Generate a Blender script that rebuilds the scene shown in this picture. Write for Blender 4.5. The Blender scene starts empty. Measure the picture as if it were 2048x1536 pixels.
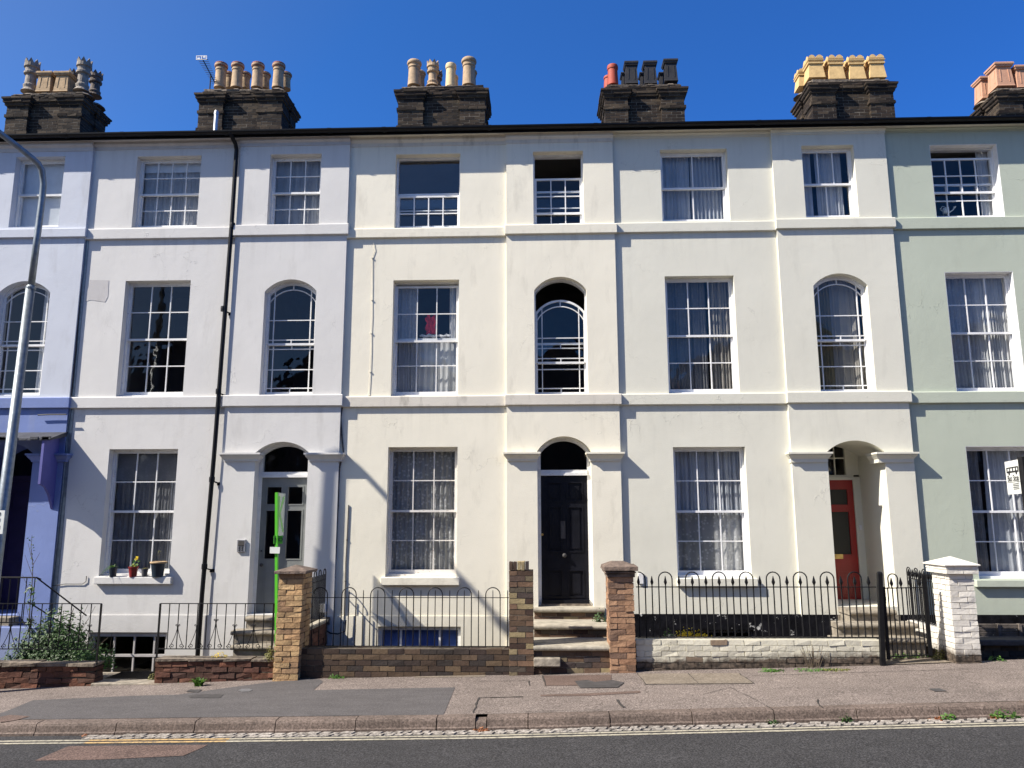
import bpy, math, random
from mathutils import Vector, Matrix
random.seed(7)
RAD = math.radians
sc = bpy.context.scene
COL = sc.collection

# ------------------------------------------------------------------ camera
F = 1538.0; CAMY = -12.4; H = 2.13
PIT, YAW, ROL = RAD(9.78), RAD(1.844), RAD(-0.1346)
cp, sp, cy, sy = math.cos(PIT), math.sin(PIT), math.cos(YAW), math.sin(YAW)
fw = Vector((-sy*cp, cy*cp, sp)); r0 = Vector((cy, sy, 0)); u0 = r0.cross(fw)
cr, sr = math.cos(ROL), math.sin(ROL)
RT = cr*r0 + sr*u0; UP = cr*u0 - sr*r0
cam_d = bpy.data.cameras.new("camera"); cam = bpy.data.objects.new("camera", cam_d); COL.objects.link(cam)
cam_d.sensor_width = 36; cam_d.lens = F/2048*36; cam_d.clip_end = 2000; cam_d.clip_start = .05
m = Matrix((RT, UP, -fw)).transposed().to_4x4(); m.translation = Vector((0, CAMY, H)); cam.matrix_world = m
sc.camera = cam

# ------------------------------------------------------------------ sky and sun
SUN = Vector((-2.4, -1.0, 2.35)).normalized()
w = bpy.data.worlds.new("World"); sc.world = w; w.use_nodes = True
nt = w.node_tree; nt.nodes.clear()
sky = nt.nodes.new('ShaderNodeTexSky'); sky.sky_type = 'NISHITA'; sky.sun_disc = False
sky.sun_elevation = math.asin(SUN.z); sky.sun_rotation = math.atan2(SUN.x, SUN.y)
sky.altitude = 0; sky.air_density = 1.0; sky.dust_density = 0.5; sky.ozone_density = 3.0
# the blue deepens away from the sun
geo = nt.nodes.new('ShaderNodeTexCoord'); dot = nt.nodes.new('ShaderNodeVectorMath'); dot.operation = 'DOT_PRODUCT'; dot.inputs[1].default_value = SUN
mr = nt.nodes.new('ShaderNodeValToRGB'); el = mr.color_ramp.elements
el[0].position = .12; el[0].color = (.17, .58, 1.30, 1); el[1].position = .50; el[1].color = (.29, .74, 1.36, 1); e2 = el.new(.80); e2.color = (.98, .92, .96, 1)
ma = nt.nodes.new('ShaderNodeMath'); ma.operation = 'MULTIPLY_ADD'; ma.inputs[1].default_value = .5; ma.inputs[2].default_value = .36
hs = nt.nodes.new('ShaderNodeMix'); hs.data_type = 'RGBA'; hs.blend_type = 'MULTIPLY'; hs.inputs[0].default_value = 1.
bg = nt.nodes.new('ShaderNodeBackground'); bg.inputs[1].default_value = 0.075
out = nt.nodes.new('ShaderNodeOutputWorld')
nt.links.new(geo.outputs['Generated'], dot.inputs[0]); nt.links.new(dot.outputs['Value'], ma.inputs[0]); nt.links.new(ma.outputs[0], mr.inputs[0])
nt.links.new(sky.outputs[0], hs.inputs[6]); nt.links.new(mr.outputs[0], hs.inputs[7]); nt.links.new(hs.outputs[2], bg.inputs[0]); nt.links.new(bg.outputs[0], out.inputs[0])
sl = bpy.data.lights.new("sun", 'SUN'); sl.energy = 5.0; sl.angle = RAD(0.53); sl.color = (1.0, .93, .83)
so = bpy.data.objects.new("sun", sl); COL.objects.link(so)
so.rotation_euler = (-SUN).to_track_quat('-Z', 'Y').to_euler(); so.location = SUN*40
sc.view_settings.view_transform = 'Standard'; sc.view_settings.look = 'None'
sc.view_settings.exposure = 0.90; sc.view_settings.gamma = 1

# ------------------------------------------------------------------ helpers
def at(x, y, Y=0.0):
    "point of the real plane at depth Y that pixel (x, y) of the 2048 px photograph measures"
    v = RT*((x-1024)/F) - UP*((y-768)/F) + fw
    t = (Y-CAMY)/v.y
    return v.x*t, v.z*t+H
def atg(x, y, Z):
    v = RT*((x-1024)/F) - UP*((y-768)/F) + fw
    t = (Z-H)/v.z
    return v.x*t, v.y*t+CAMY
def lerp(tab, x):
    if x <= tab[0][0]:
        (a, b), (c, d) = tab[0], tab[1]
        return b+(x-a)*.03
    for (a, b), (c, d) in zip(tab, tab[1:]):
        if x <= c: return b+(d-b)*(x-a)/(c-a)
    return tab[-1][1]+(x-tab[-1][0])*.03
ZW = [(-7.5,-.212),(-6.1,-.160),(-5.3,-.130),(-3.3,-.062),(-.2,.006),(1.3,.056),(3.5,.113),(5.9,.182),(6.5,.207)]
ZK = [(-5.9,-.085),(-3.1,-.040),(-.57,.008),(2.2,.088),(5.1,.172)]
WALLY, KERBY = -1.4, -3.68
def zw(x): return lerp(ZW, x)
def zk(x): return lerp(ZK, x)
def zp(x, y):
    t = min(max((y-KERBY)/(WALLY-KERBY), 0), 1.05)
    return zk(x)*(1-t)+zw(x)*t
def on_pav(px, py):
    z = 0
    for _ in range(6):
        x, y = atg(px, py, z); z = zp(x, y)
    return x, y, z

WL = {}
class MB:
    def __init__(s): s.v = []; s.f = []; s.a = []; s.m = []; s.cur = 0; s.at = 0.
    def add(s, vs, fs):
        n = len(s.v); s.v += [tuple(p) for p in vs]
        for f in fs:
            s.f.append(tuple(i+n for i in f)); s.a.append(s.at); s.m.append(s.cur)
        return s
    def quad(s, a, b, c, d): return s.add([a, b, c, d], [(0, 1, 2, 3)])
    def box(s, x0, x1, y0, y1, z0, z1, j=0.):
        r = (lambda: random.uniform(-j, j)) if j else (lambda: 0.)
        vs = [(x+r(), y+r(), z+r()) for z in (z0, z1) for y in (y0, y1) for x in (x0, x1)]
        return s.add(vs, [(0, 2, 3, 1), (4, 5, 7, 6), (0, 1, 5, 4), (2, 6, 7, 3), (0, 4, 6, 2), (1, 3, 7, 5)])
    def obox(s, p, q, w, h, up=(0, 0, 1)):
        "bar of section w x h from p to q"
        p = Vector(p); q = Vector(q); d = (q-p).normalized(); u = Vector(up)
        sd = d.cross(u)
        if sd.length < 1e-4: sd = Vector((1, 0, 0))
        sd.normalize(); u = sd.cross(d)
        vs = []
        for c in (p, q):
            for a, b in ((-1, -1), (1, -1), (1, 1), (-1, 1)): vs.append(c+sd*a*w/2+u*b*h/2)
        return s.add(vs, [(0, 1, 2, 3), (7, 6, 5, 4), (0, 4, 5, 1), (1, 5, 6, 2), (2, 6, 7, 3), (3, 7, 4, 0)])
    def tube(s, pts, r, seg=7):
        pts = [Vector(p) for p in pts]; rs = r if isinstance(r, (list, tuple)) else [r]*len(pts)
        vs = []; fs = []; prev = None
        for i, p in enumerate(pts):
            d = (pts[min(i+1, len(pts)-1)]-pts[max(i-1, 0)]).normalized()
            if prev is None:
                a = Vector((0, 1, 0)) if abs(d.y) < .9 else Vector((1, 0, 0))
                prev = (a-d*a.dot(d)).normalized()
            else:
                prev = (prev-d*prev.dot(d)).normalized()
            b = d.cross(prev)
            for k in range(seg):
                t = 2*math.pi*k/seg; vs.append(p+(prev*math.cos(t)+b*math.sin(t))*rs[i])
        for i in range(len(pts)-1):
            for k in range(seg):
                fs.append((i*seg+k, i*seg+(k+1) % seg, (i+1)*seg+(k+1) % seg, (i+1)*seg+k))
        fs.append(tuple(range(seg))[::-1]); fs.append(tuple((len(pts)-1)*seg+k for k in range(seg)))
        return s.add(vs, fs)
    def lathe(s, cx, cy_, prof, seg=20, rot=0, closed=True):
        vs = []; fs = []
        for r, z in prof:
            for k in range(seg):
                t = 2*math.pi*k/seg+rot; vs.append((cx+r*math.cos(t), cy_+r*math.sin(t), z))
        n = len(prof)
        for i in range(n-1):
            for k in range(seg): fs.append((i*seg+k, i*seg+(k+1) % seg, (i+1)*seg+(k+1) % seg, (i+1)*seg+k))
        if closed: fs.append(tuple(range(seg))[::-1]); fs.append(tuple((n-1)*seg+k for k in range(seg)))
        return s.add(vs, fs)
    def prism(s, poly, y0, y1):
        "poly of (x, z) extruded along y"
        n = len(poly); vs = [(x, y0, z) for x, z in poly]+[(x, y1, z) for x, z in poly]
        fs = [tuple(range(n)), tuple(range(n, 2*n))[::-1]]+[(i, i+n, (i+1) % n+n, (i+1) % n) for i in range(n)]
        return s.add(vs, fs)
    def prismx(s, poly, x0, x1):
        n = len(poly); vs = [(x0, y, z) for y, z in poly]+[(x1, y, z) for y, z in poly]
        fs = [tuple(range(n)), tuple(range(n, 2*n))[::-1]]+[(i, i+n, (i+1) % n+n, (i+1) % n) for i in range(n)]
        return s.add(vs, fs)
    def build(s, name, mat, parent=None, org=None, smooth=False, label=None, cat=None, group=None, kind=None, bevel=0):
        if parent is not None: o0 = Vector(WL[parent.name])
        elif org is not None: o0 = Vector(org)
        else:
            xs = [p[0] for p in s.v]; ys = [p[1] for p in s.v]; zs = [p[2] for p in s.v]
            o0 = Vector(((min(xs)+max(xs))/2, (min(ys)+max(ys))/2, min(zs)))
        me = bpy.data.meshes.new(name)
        me.from_pydata([(p[0]-o0.x, p[1]-o0.y, p[2]-o0.z) for p in s.v], [], s.f)
        mats = mat if isinstance(mat, list) else [mat]
        for mm in mats: me.materials.append(mm)
        if len(mats) > 1:
            for p, i in zip(me.polygons, s.m): p.material_index = i
        if any(s.a):
            at_ = me.attributes.new('bc', 'FLOAT', 'FACE'); at_.data.foreach_set('value', s.a)
        if smooth:
            for p in me.polygons: p.use_smooth = True
        me.update()
        o = bpy.data.objects.new(name, me); COL.objects.link(o)
        if parent is not None: o.parent = parent
        else: o.location = o0
        WL[o.name] = tuple(o0)
        if bevel:
            b = o.modifiers.new('bevel', 'BEVEL'); b.width = bevel; b.segments = 2; b.limit_method = 'ANGLE'
        if smooth == 'auto':
            pass
        tag(o, label, cat, group, kind)
        return o
def tag(o, label=None, cat=None, group=None, kind=None):
    if label: o['label'] = label
    if cat: o['category'] = cat
    if group: o['group'] = group
    if kind: o['kind'] = kind
    return o
def thing(name, loc, label, cat, group=None):
    o = bpy.data.objects.new(name, None); COL.objects.link(o); o.location = loc; o.empty_display_size = .2
    WL[o.name] = tuple(loc); return tag(o, label, cat, group)
def struct(name, mb, mat, **k): return mb.build(name, mat, kind='structure', org=(0, 0, 0), **k)
def bricks(mb, x0, x1, y0, y1, z0, z1, bl=.225, bh=.075, m=.010, j=.003, lo=0.02, hi=1., core=True, miss=0., start=0, core_in=None):
    "real bricks round a mortar core"
    if core_in is None: core_in = .004+1.9*j
    n = max(1, round((z1-z0)/bh)); bh = (z1-z0)/n
    def split(a, b, off):
        r = [a]; p = a+off if off else a+bl
        while p < b-.06: r.append(p); p += bl
        r.append(b); return r
    if core:
        mb.at = 2.; mb.box(x0+core_in, x1-core_in, y0+core_in, y1-core_in, z0, z1-.004)
    for c in range(n):
        odd = (c+start) % 2
        xs = split(x0, x1, .1125 if odd else 0)
        dy = y1-y0
        ys = [y0, y1] if dy < .26 else split(y0, y1, 0 if odd else .1125)
        for i in range(len(xs)-1):
            for k in range(len(ys)-1):
                if 0 < i < len(xs)-2 and 0 < k < len(ys)-2: continue
                if random.random() < miss: continue
                mb.at = random.uniform(lo, hi)
                g = m/2; q = j*random.random()*1.5
                mb.box(xs[i]+(g if i else 0)+0, xs[i+1]-(g if i < len(xs)-2 else 0), ys[k]+(g if k else q), ys[k+1]-(g if k < len(ys)-2 else 0),
                       z0+c*bh+g, z0+(c+1)*bh-g, j)
    mb.at = 0.

# ------------------------------------------------------------------ materials
class NT:
    def __init__(s, name):
        s.mat = bpy.data.materials.new(name); s.mat.use_nodes = True; s.t = s.mat.node_tree; s.t.nodes.clear()
        s.out = s.n('ShaderNodeOutputMaterial')
    def n(s, typ, **k):
        nd = s.t.nodes.new(typ)
        for a, b in k.items():
            if a.startswith('i_'):
                key = a[2:]; key = int(key) if key.isdigit() else key.replace('_', ' ')
                nd.inputs[key].default_value = b
            else: setattr(nd, a, b)
        return nd
    def l(s, a, b): s.t.links.new(a, b)
    def pos(s, sc_=(1, 1, 1)):
        g = s.n('ShaderNodeNewGeometry'); mp = s.n('ShaderNodeMapping'); mp.inputs['Scale'].default_value = sc_
        s.l(g.outputs['Position'], mp.inputs[0]); return mp.outputs[0]
    def noise(s, scale, detail=4, vec=None, rough=.55):
        nd = s.n('ShaderNodeTexNoise'); nd.inputs['Scale'].default_value = scale; nd.inputs['Detail'].default_value = detail; nd.inputs['Roughness'].default_value = rough
        s.l(vec or s.pos(), nd.inputs['Vector']); return nd.outputs['Fac']
    def ramp(s, fac, stops, interp='LINEAR'):
        r = s.n('ShaderNodeValToRGB'); r.color_ramp.interpolation = interp
        e = r.color_ramp.elements
        while len(e) < len(stops): e.new(.5)
        for el, (p, c) in zip(e, stops):
            el.position = p; el.color = (*c, 1) if len(c) == 3 else c
        s.l(fac, r.inputs[0]); return r.outputs[0]
    def mix(s, fac, a, b, typ='MIX'):
        x = s.n('ShaderNodeMix', data_type='RGBA', blend_type=typ)
        for sock, val in ((x.inputs[0], fac), (x.inputs[6], a), (x.inputs[7], b)):
            if hasattr(val, 'links') or isinstance(val, bpy.types.NodeSocket): s.l(val, sock)
            else: sock.default_value = val if not isinstance(val, tuple) or len(val) == 4 else (*val, 1)
        return x.outputs[2]
    def math(s, op, a, b=0., clamp=False):
        x = s.n('ShaderNodeMath', operation=op, use_clamp=clamp)
        for sock, val in ((x.inputs[0], a), (x.inputs[1], b)):
            if isinstance(val, bpy.types.NodeSocket): s.l(val, sock)
            else: sock.default_value = val
        return x.outputs[0]
    def bump(s, h, dist, strength=1., normal=None):
        b = s.n('ShaderNodeBump'); b.inputs['Distance'].default_value = dist; b.inputs['Strength'].default_value = strength
        s.l(h, b.inputs['Height'])
        if normal: s.l(normal, b.inputs['Normal'])
        return b.outputs[0]
    def pr(s, col, rough=.6, normal=None, metal=0., spec=.5, **k):
        p = s.n('ShaderNodeBsdfPrincipled'); p.inputs['Metallic'].default_value = metal; p.inputs['Specular IOR Level'].default_value = spec
        for nm, val in (('Base Color', col), ('Roughness', rough)):
            if isinstance(val, bpy.types.NodeSocket): s.l(val, p.inputs[nm])
            else: p.inputs[nm].default_value = (*val, 1) if isinstance(val, tuple) else val
        if normal: s.l(normal, p.inputs['Normal'])
        s.l(p.outputs[0], s.out.inputs[0]); return p
def sc3(c, k): return tuple(min(1, x*k) for x in c)
def simple(name, col, rough=.55, var=.15, scale=6, bump=.0, bscale=40, metal=0., spec=.5):
    t = NT(name); n = t.noise(scale)
    c = t.ramp(n, [(.3, sc3(col, 1-var)), (.7, sc3(col, 1+var))])
    nm = t.bump(t.noise(bscale, 5), bump) if bump else None
    t.pr(c, rough, nm, metal, spec); return t.mat
def plaster(name, col, grime=.25, col2=None, split=None, fine=.004, dirt=(.30, .27, .22)):
    t = NT(name)
    c = t.ramp(t.noise(.9, 5), [(.3, sc3(col, .95)), (.7, sc3(col, 1.03))])
    if col2:
        g = t.n('ShaderNodeNewGeometry'); x = t.n('ShaderNodeSeparateXYZ'); t.l(g.outputs['Position'], x.inputs[0])
        low = t.math('LESS_THAN', x.outputs[2], split)
        c2 = t.ramp(t.noise(1.3, 5), [(.3, sc3(col2, .9)), (.7, sc3(col2, 1.07))])
        c = t.mix(low, c, c2)
    # weather stains: blotches stretched downwards, and fine soiling
    st = t.noise(2.2, 7, t.pos((1.6, 1.6, .45)), .65)
    sm = t.ramp(st, [(.56, (0, 0, 0)), (.80, (1, 1, 1))])
    c = t.mix(t.math('MULTIPLY', sm, grime), c, sc3(col, .62) if not dirt else tuple(a*.5+b*.5*dirt[0] for a, b in zip(dirt, col)))
    # patches of re-skimmed paint
    v = t.n('ShaderNodeTexVoronoi'); v.inputs['Scale'].default_value = .55; t.l(t.pos((1, 1, .8)), v.inputs['Vector'])
    c = t.mix(t.math('MULTIPLY', t.ramp(v.outputs['Color'], [(.0, (0, 0, 0)), (1., (1, 1, 1))]), .05), c, sc3(col, .86))
    # hairline cracks
    wv = t.n('ShaderNodeVectorMath', operation='ADD'); nn = t.n('ShaderNodeTexNoise'); nn.inputs['Scale'].default_value = 3.; nn.inputs['Detail'].default_value = 5
    t.l(t.pos(), nn.inputs['Vector']); t.l(nn.outputs['Color'], wv.inputs[0]); t.l(t.pos((1.1, 1.1, .8)), wv.inputs[1])
    e = t.n('ShaderNodeTexVoronoi', feature='DISTANCE_TO_EDGE'); e.inputs['Scale'].default_value = .9; t.l(wv.outputs[0], e.inputs['Vector'])
    crack = t.ramp(e.outputs['Distance'], [(0, (1, 1, 1)), (.006, (0, 0, 0))])
    mask = t.ramp(t.noise(.7, 2), [(.52, (0, 0, 0)), (.62, (1, 1, 1))])
    cm = t.math('MULTIPLY', crack, mask)
    c = t.mix(t.math('MULTIPLY', cm, .38), c, sc3(col, .5))
    # rain streaks below the bands and the eaves
    g2 = t.n('ShaderNodeNewGeometry'); x2 = t.n('ShaderNodeSeparateXYZ'); t.l(g2.outputs['Position'], x2.inputs[0])
    stk = t.ramp(t.noise(1., 4, t.pos((9, 9, .35)), .6), [(.50, (0, 0, 0)), (.72, (1, 1, 1))])
    tot = None
    for zz in (8.5, 6.86, 3.92, 1.10):
        d_ = t.math('SUBTRACT', zz, x2.outputs[2]); q = t.math('MULTIPLY', t.math('GREATER_THAN', d_, -.02), t.math('SUBTRACT', 1., t.math('MULTIPLY', d_, 1.5), True))
        tot = q if tot is None else t.math('ADD', tot, q)
    c = t.mix(t.math('MULTIPLY', t.math('MULTIPLY', stk, tot), .16+grime*.25), c, tuple(a*.45+b*.2 for a, b in zip(col, dirt)))
    lowd = t.math('MULTIPLY', t.ramp(t.math('ADD', x2.outputs[2], t.math('MULTIPLY', t.noise(5, 6, rough=.7), -.5)), [(0., (1, 1, 1)), (.45, (0, 0, 0))]), .30)
    c = t.mix(lowd, c, tuple(a*.5+b*.3 for a, b in zip(col, dirt)))
    h1 = t.bump(t.noise(1.3, 2), .022, .30)
    h2 = t.bump(t.noise(11, 5, rough=.6), .006, .38, h1)
    h3 = t.bump(t.noise(60, 4, rough=.65), fine, .55, h2)
    h4 = t.bump(cm, .004, .5, h3)
    t.pr(c, .72, h4, 0, .25); return t.mat
def brickmat(name, cols, mortar, moss=.0, bump=.004, soot=0.3):
    t = NT(name); a = t.n('ShaderNodeAttribute', attribute_name='bc')
    n = len(cols)
    c = t.ramp(a.outputs['Fac'], [((i+.5)/n, q) for i, q in enumerate(cols)])
    c = t.mix(.55, c, t.ramp(t.noise(30, 6, rough=.7), [(.3, (.45, .45, .45)), (.7, (1.0, 1.0, 1.0))]), 'MULTIPLY')
    mo = t.math('GREATER_THAN', a.outputs['Fac'], 1.5)
    mc = t.ramp(t.noise(25), [(.3, sc3(mortar, .6)), (.7, sc3(mortar, 1.2))])
    c = t.mix(mo, c, mc)
    so_ = t.ramp(t.noise(3.2, 6, rough=.7), [(.45, (0, 0, 0)), (.7, (1, 1, 1))])
    c = t.mix(t.math('MULTIPLY', so_, soot), c, (.02, .018, .016))
    h = t.bump(t.noise(45, 6, rough=.7), bump, .8); h2 = t.bump(t.noise(12, 4), bump*2, .6, h)
    t.pr(c, .9, h2, 0, .2); return t.mat

M = {}
M['p0'] = plaster('pale blue masonry paint', (.53, .56, .62), .35, (.165, .225, .46), 4.09)
M['p1'] = plaster('lilac white masonry paint', (.625, .615, .590), .28)
M['p2'] = plaster('cream masonry paint', (.775, .735, .610), .38)
M['p3'] = plaster('warm cream masonry paint', (.675, .660, .565), .20)
M['p4'] = plaster('sage green masonry paint', (.455, .495, .405), .18)
M['p2b'] = plaster('stained cream masonry paint', (.64, .60, .52), 1.0)
M['blackpl'] = NT('peeling black masonry paint')
t = M['blackpl']; fl = t.ramp(t.noise(4.2, 8, t.pos((1, 1, 1.3)), .72), [(.600, (0, 0, 0)), (.615, (1, 1, 1))])
t.pr(t.mix(fl, t.ramp(t.noise(6), [(.3, (.004, .004, .005)), (.7, (.013, .013, .017))]), (.5, .5, .48)), .95, t.bump(t.noise(20, 6), .01, .7), 0., .04); M['blackpl'] = t.mat
def woodpaint(name, col, peel=0.):
    t = NT(name); c = t.ramp(t.noise(7, 5), [(.3, sc3(col, .88)), (.7, sc3(col, 1.04))])
    if peel:
        pm = t.ramp(t.noise(14, 8, t.pos((1, 1, 3)), .7), [(.60, (0, 0, 0)), (.66, (1, 1, 1))])
        c = t.mix(t.math('MULTIPLY', pm, peel), c, (.30, .23, .16))
    t.pr(c, .45, t.bump(t.noise(50, 4), .002, .6)); return t.mat
M['white'] = woodpaint('white gloss paint', (.74, .74, .73), .5)
M['cleanwhite'] = woodpaint('clean white gloss paint', (.80, .80, .80))
M['peel'] = woodpaint('peeling white paint on timber', (.72, .69, .64), 1.)
M['cream_trim'] = woodpaint('cream trim paint', (.62, .58, .48), .3)
M['grey_trim'] = woodpaint('grey white soffit paint', (.48, .46, .45), .4)
M['blackdoor'] = simple('black door paint', (.005, .0055, .009), .42, .4, 5, .002, 30, 0., .3)
M['greydoor'] = simple('grey green door paint', (.17, .18, .175), .5, .12, 5, .001, 30)
M['reddoor'] = simple('red door paint', (.30, .010, .008), .35, .12, 4, .001, 30)
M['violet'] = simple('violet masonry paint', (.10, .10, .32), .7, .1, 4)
M['purple'] = simple('dark purple door paint', (.022, .012, .050), .5, .2, 5)
M['iron'] = simple('black painted iron', (.007, .007, .008), .55, .4, 20, .001, 60, 0., .22)
M['blackplastic'] = simple('black plastic pipe', (.005, .005, .006), .4, .3, 10, 0, 40, 0., .25)
M['slate'] = simple('roof slate', (.045, .047, .055), .6, .35, 5, .01, 15)
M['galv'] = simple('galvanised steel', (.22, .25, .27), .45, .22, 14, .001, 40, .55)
M['steel'] = simple('dull steel', (.45, .45, .46), .4, .15, 10, 0, 40, .8)
M['brass'] = simple('brass', (.55, .38, .14), .35, .2, 10, 0, 40, .9)
M['stone'] = simple('york stone', (.32, .29, .23), .85, .3, 7, .008, 25)
M['darkstone'] = simple('weathered stone step', (.24, .21, .165), .85, .4, 9, .010, 22)  # darker stone tone for steps and floors
M['oldcap'] = simple('weathered cap stone', (.13, .095, .075), .9, .5, 12, .015, 20)
M['mortar'] = simple('mortar flaunching', (.16, .13, .10), .95, .4, 12, .02, 14)
M['lead'] = simple('dark lead', (.052, .048, .047), .7, .3, 12)
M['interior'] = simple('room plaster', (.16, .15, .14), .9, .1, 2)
M['soil'] = simple('soil', (.05, .038, .028), .95, .4, 12, .02, 20)
M['green_sign'] = simple('bright green board', (.10, .50, .03), .4, .05)
M['pale_sign'] = simple('white board', (.72, .74, .70), .4, .04)
M['darkink'] = simple('black lettering', (.012, .012, .014), .5, .05)
t = NT('clear corrugated plastic'); wv0 = t.n('ShaderNodeTexWave'); wv0.inputs['Scale'].default_value = 8; t.l(t.pos(), wv0.inputs['Vector'])
tr0 = t.n('ShaderNodeBsdfTransparent'); d0 = t.n('ShaderNodeBsdfPrincipled'); d0.inputs['Base Color'].default_value = (.55, .62, .56, 1); d0.inputs['Roughness'].default_value = .25
m0 = t.n('ShaderNodeMixShader'); t.l(t.math('MULTIPLY_ADD', wv0.outputs['Fac'], .08), m0.inputs[0]); t.l(tr0.outputs[0], m0.inputs[1]); t.l(d0.outputs[0], m0.inputs[2]); t.l(m0.outputs[0], t.out.inputs[0]); M['acryl'] = t.mat
M['tc_cannon'] = simple('buff clay pot', (.38, .27, .165), .8, .25, 9, .004, 25)
M['tc_cream'] = simple('cream clay pot', (.60, .46, .26), .8, .15, 9, .003, 25)
M['tc_dark'] = simple('sooty clay pot', (.12, .10, .085), .85, .5, 9, .006, 25)
M['tc_grey'] = simple('weathered grey clay pot', (.24, .21, .175), .85, .35, 9, .006, 25)
M['tc_red'] = simple('red terracotta', (.34, .055, .028), .7, .12, 6, .002, 25)
M['tc_rim'] = simple('red brown clay rim', (.22, .075, .05), .8, .3, 10, .003, 25)
M['tc_yellow'] = simple('yellow clay pot', (.60, .41, .18), .8, .15, 8, .003, 25)
M['tc_pink'] = simple('pink terracotta pot', (.48, .26, .165), .8, .12, 8, .003, 25)
M['tc_black'] = simple('black clay pot', (.018, .017, .018), .6, .4, 8, .004, 25)
M['tc_tan'] = simple('tan clay pot', (.36, .25, .14), .85, .3, 9, .006, 25)
M['redcloth'] = simple('red cloth', (.75, .03, .06), .8, .15, 20)
M['bluepot'] = simple('dark blue glazed pot', (.008, .018, .032), .35, .3, 10)
M['redpot'] = simple('dark red glazed pot', (.20, .012, .012), .35, .3, 10)
M['greypot'] = simple('grey clay pot', (.06, .06, .065), .6, .3, 10)
M['b_chim'] = brickmat('sooty chimney brick', [(.020, .015, .013), (.038, .027, .021), (.060, .044, .032), (.026, .020, .016), (.085, .064, .045)], (.19, .17, .14), soot=.5, bump=.004)
M['b_yel'] = brickmat('yellow stock brick', [(.52, .33, .17), (.64, .44, .23), (.47, .29, .155), (.58, .39, .20), (.36, .225, .13)], (.24, .17, .11), bump=.010, soot=.42)
M['b_red'] = brickmat('orange red stock brick', [(.38, .215, .13), (.46, .28, .17), (.32, .185, .115), (.41, .245, .15), (.22, .14, .10)], (.34, .26, .19), bump=.007, soot=.42)
M['b_brown'] = brickmat('dark brown brick', [(.065, .045, .035), (.11, .075, .05), (.17, .12, .075), (.085, .055, .045), (.055, .045, .04)], (.13, .11, .085), bump=.004, soot=.4)
M['b_pil'] = brickmat('mixed brown brick', [(.07, .045, .035), (.15, .10, .065), (.21, .13, .085), (.06, .05, .05), (.34, .27, .15)], (.22, .185, .14), bump=.004, soot=.25)
M['b_dred'] = brickmat('old dark red brick', [(.12, .055, .04), (.17, .08, .055), (.09, .05, .04), (.14, .07, .045), (.22, .095, .06)], (.10, .08, .06), bump=.009, soot=.55)
def whitebrick(name, col, dirtz):
    t = NT(name); a = t.n('ShaderNodeAttribute', attribute_name='bc')
    c = t.ramp(t.noise(5, 6), [(.3, sc3(col, .86)), (.7, sc3(col, 1.04))])
    fl = t.ramp(t.noise(7, 7, t.pos((1, 1, 2)), .7), [(.655, (0, 0, 0)), (.675, (1, 1, 1))])
    c = t.mix(t.math('MULTIPLY', fl, .8), c, (.20, .15, .10))
    ex = t.math('MULTIPLY', t.math('GREATER_THAN', a.outputs['Fac'], .975), t.math('LESS_THAN', a.outputs['Fac'], 1.5))
    c = t.mix(ex, c, (.23, .17, .12))
    g = t.n('ShaderNodeNewGeometry'); x = t.n('ShaderNodeSeparateXYZ'); t.l(g.outputs['Position'], x.inputs[0])
    # splash dirt on the lowest courses (follows the sloping pavement)
    base = t.math('MULTIPLY', x.outputs[0], .03); hgt = t.math('SUBTRACT', x.outputs[2], base)
    hn = t.math('ADD', hgt, t.math('MULTIPLY', t.noise(9, 6, rough=.7), -.22))
    dm = t.ramp(hn, [(0., (1, 1, 1)), (.035, (.55, .55, .55)), (.10, (0, 0, 0))])
    c = t.mix(dm, c, t.ramp(t.noise(18), [(.35, (.03, .025, .02)), (.65, (.13, .10, .075))]))
    h = t.bump(t.noise(35, 6, rough=.65), .004, .8); t.pr(c, .7, t.bump(t.noise(9, 4), .012, .6, h), 0, .3); return t.mat
M['b_white'] = whitebrick('cream painted brick', (.62, .59, .48), 0)
M['b_white2'] = whitebrick('white painted brick', (.66, .63, .57), 0)

def glassmat(name, tint=(.9, .93, .95), boost=1.7, wav=.0015):
    "old window glass: clear, mirror-like by Schlick's law from either side, faintly wavy"
    t = NT(name)
    nrm = t.bump(t.noise(2.5, 2), wav*8, .5)
    g = t.n('ShaderNodeNewGeometry'); d = t.n('ShaderNodeVectorMath', operation='DOT_PRODUCT'); t.l(g.outputs['Incoming'], d.inputs[0]); t.l(g.outputs['Normal'], d.inputs[1])
    c = t.math('ABSOLUTE', d.outputs['Value']); k = t.math('POWER', t.math('SUBTRACT', 1., c), 5.)
    f = t.math('MULTIPLY', t.math('ADD', t.math('MULTIPLY', k, .95), .045), boost, True)
    tr = t.n('ShaderNodeBsdfTransparent'); tr.inputs[0].default_value = (*tint, 1)
    gl = t.n('ShaderNodeBsdfGlossy'); gl.inputs['Roughness'].default_value = .01; t.l(nrm, gl.inputs['Normal'])
    ms = t.n('ShaderNodeMixShader'); t.l(f, ms.inputs[0]); t.l(tr.outputs[0], ms.inputs[1]); t.l(gl.outputs[0], ms.inputs[2]); t.l(ms.outputs[0], t.out.inputs[0])
    return t.mat
M['glass'] = glassmat('window glass', (.93, .95, .96), 1.25)
M['bigpane'] = glassmat('secondary glazing pane', (.6, .66, .75), 2.6)
M['darkglass'] = glassmat('dark fanlight glass', (.35, .36, .38), 1.3)
t = NT('reeded obscure glass'); wv = t.n('ShaderNodeTexWave'); wv.inputs['Scale'].default_value = 60; t.l(t.pos(), wv.inputs['Vector'])
t.pr((.055, .055, .045), .25, t.bump(wv.outputs['Fac'], .003, .6)); M['obscure'] = t.mat
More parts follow.
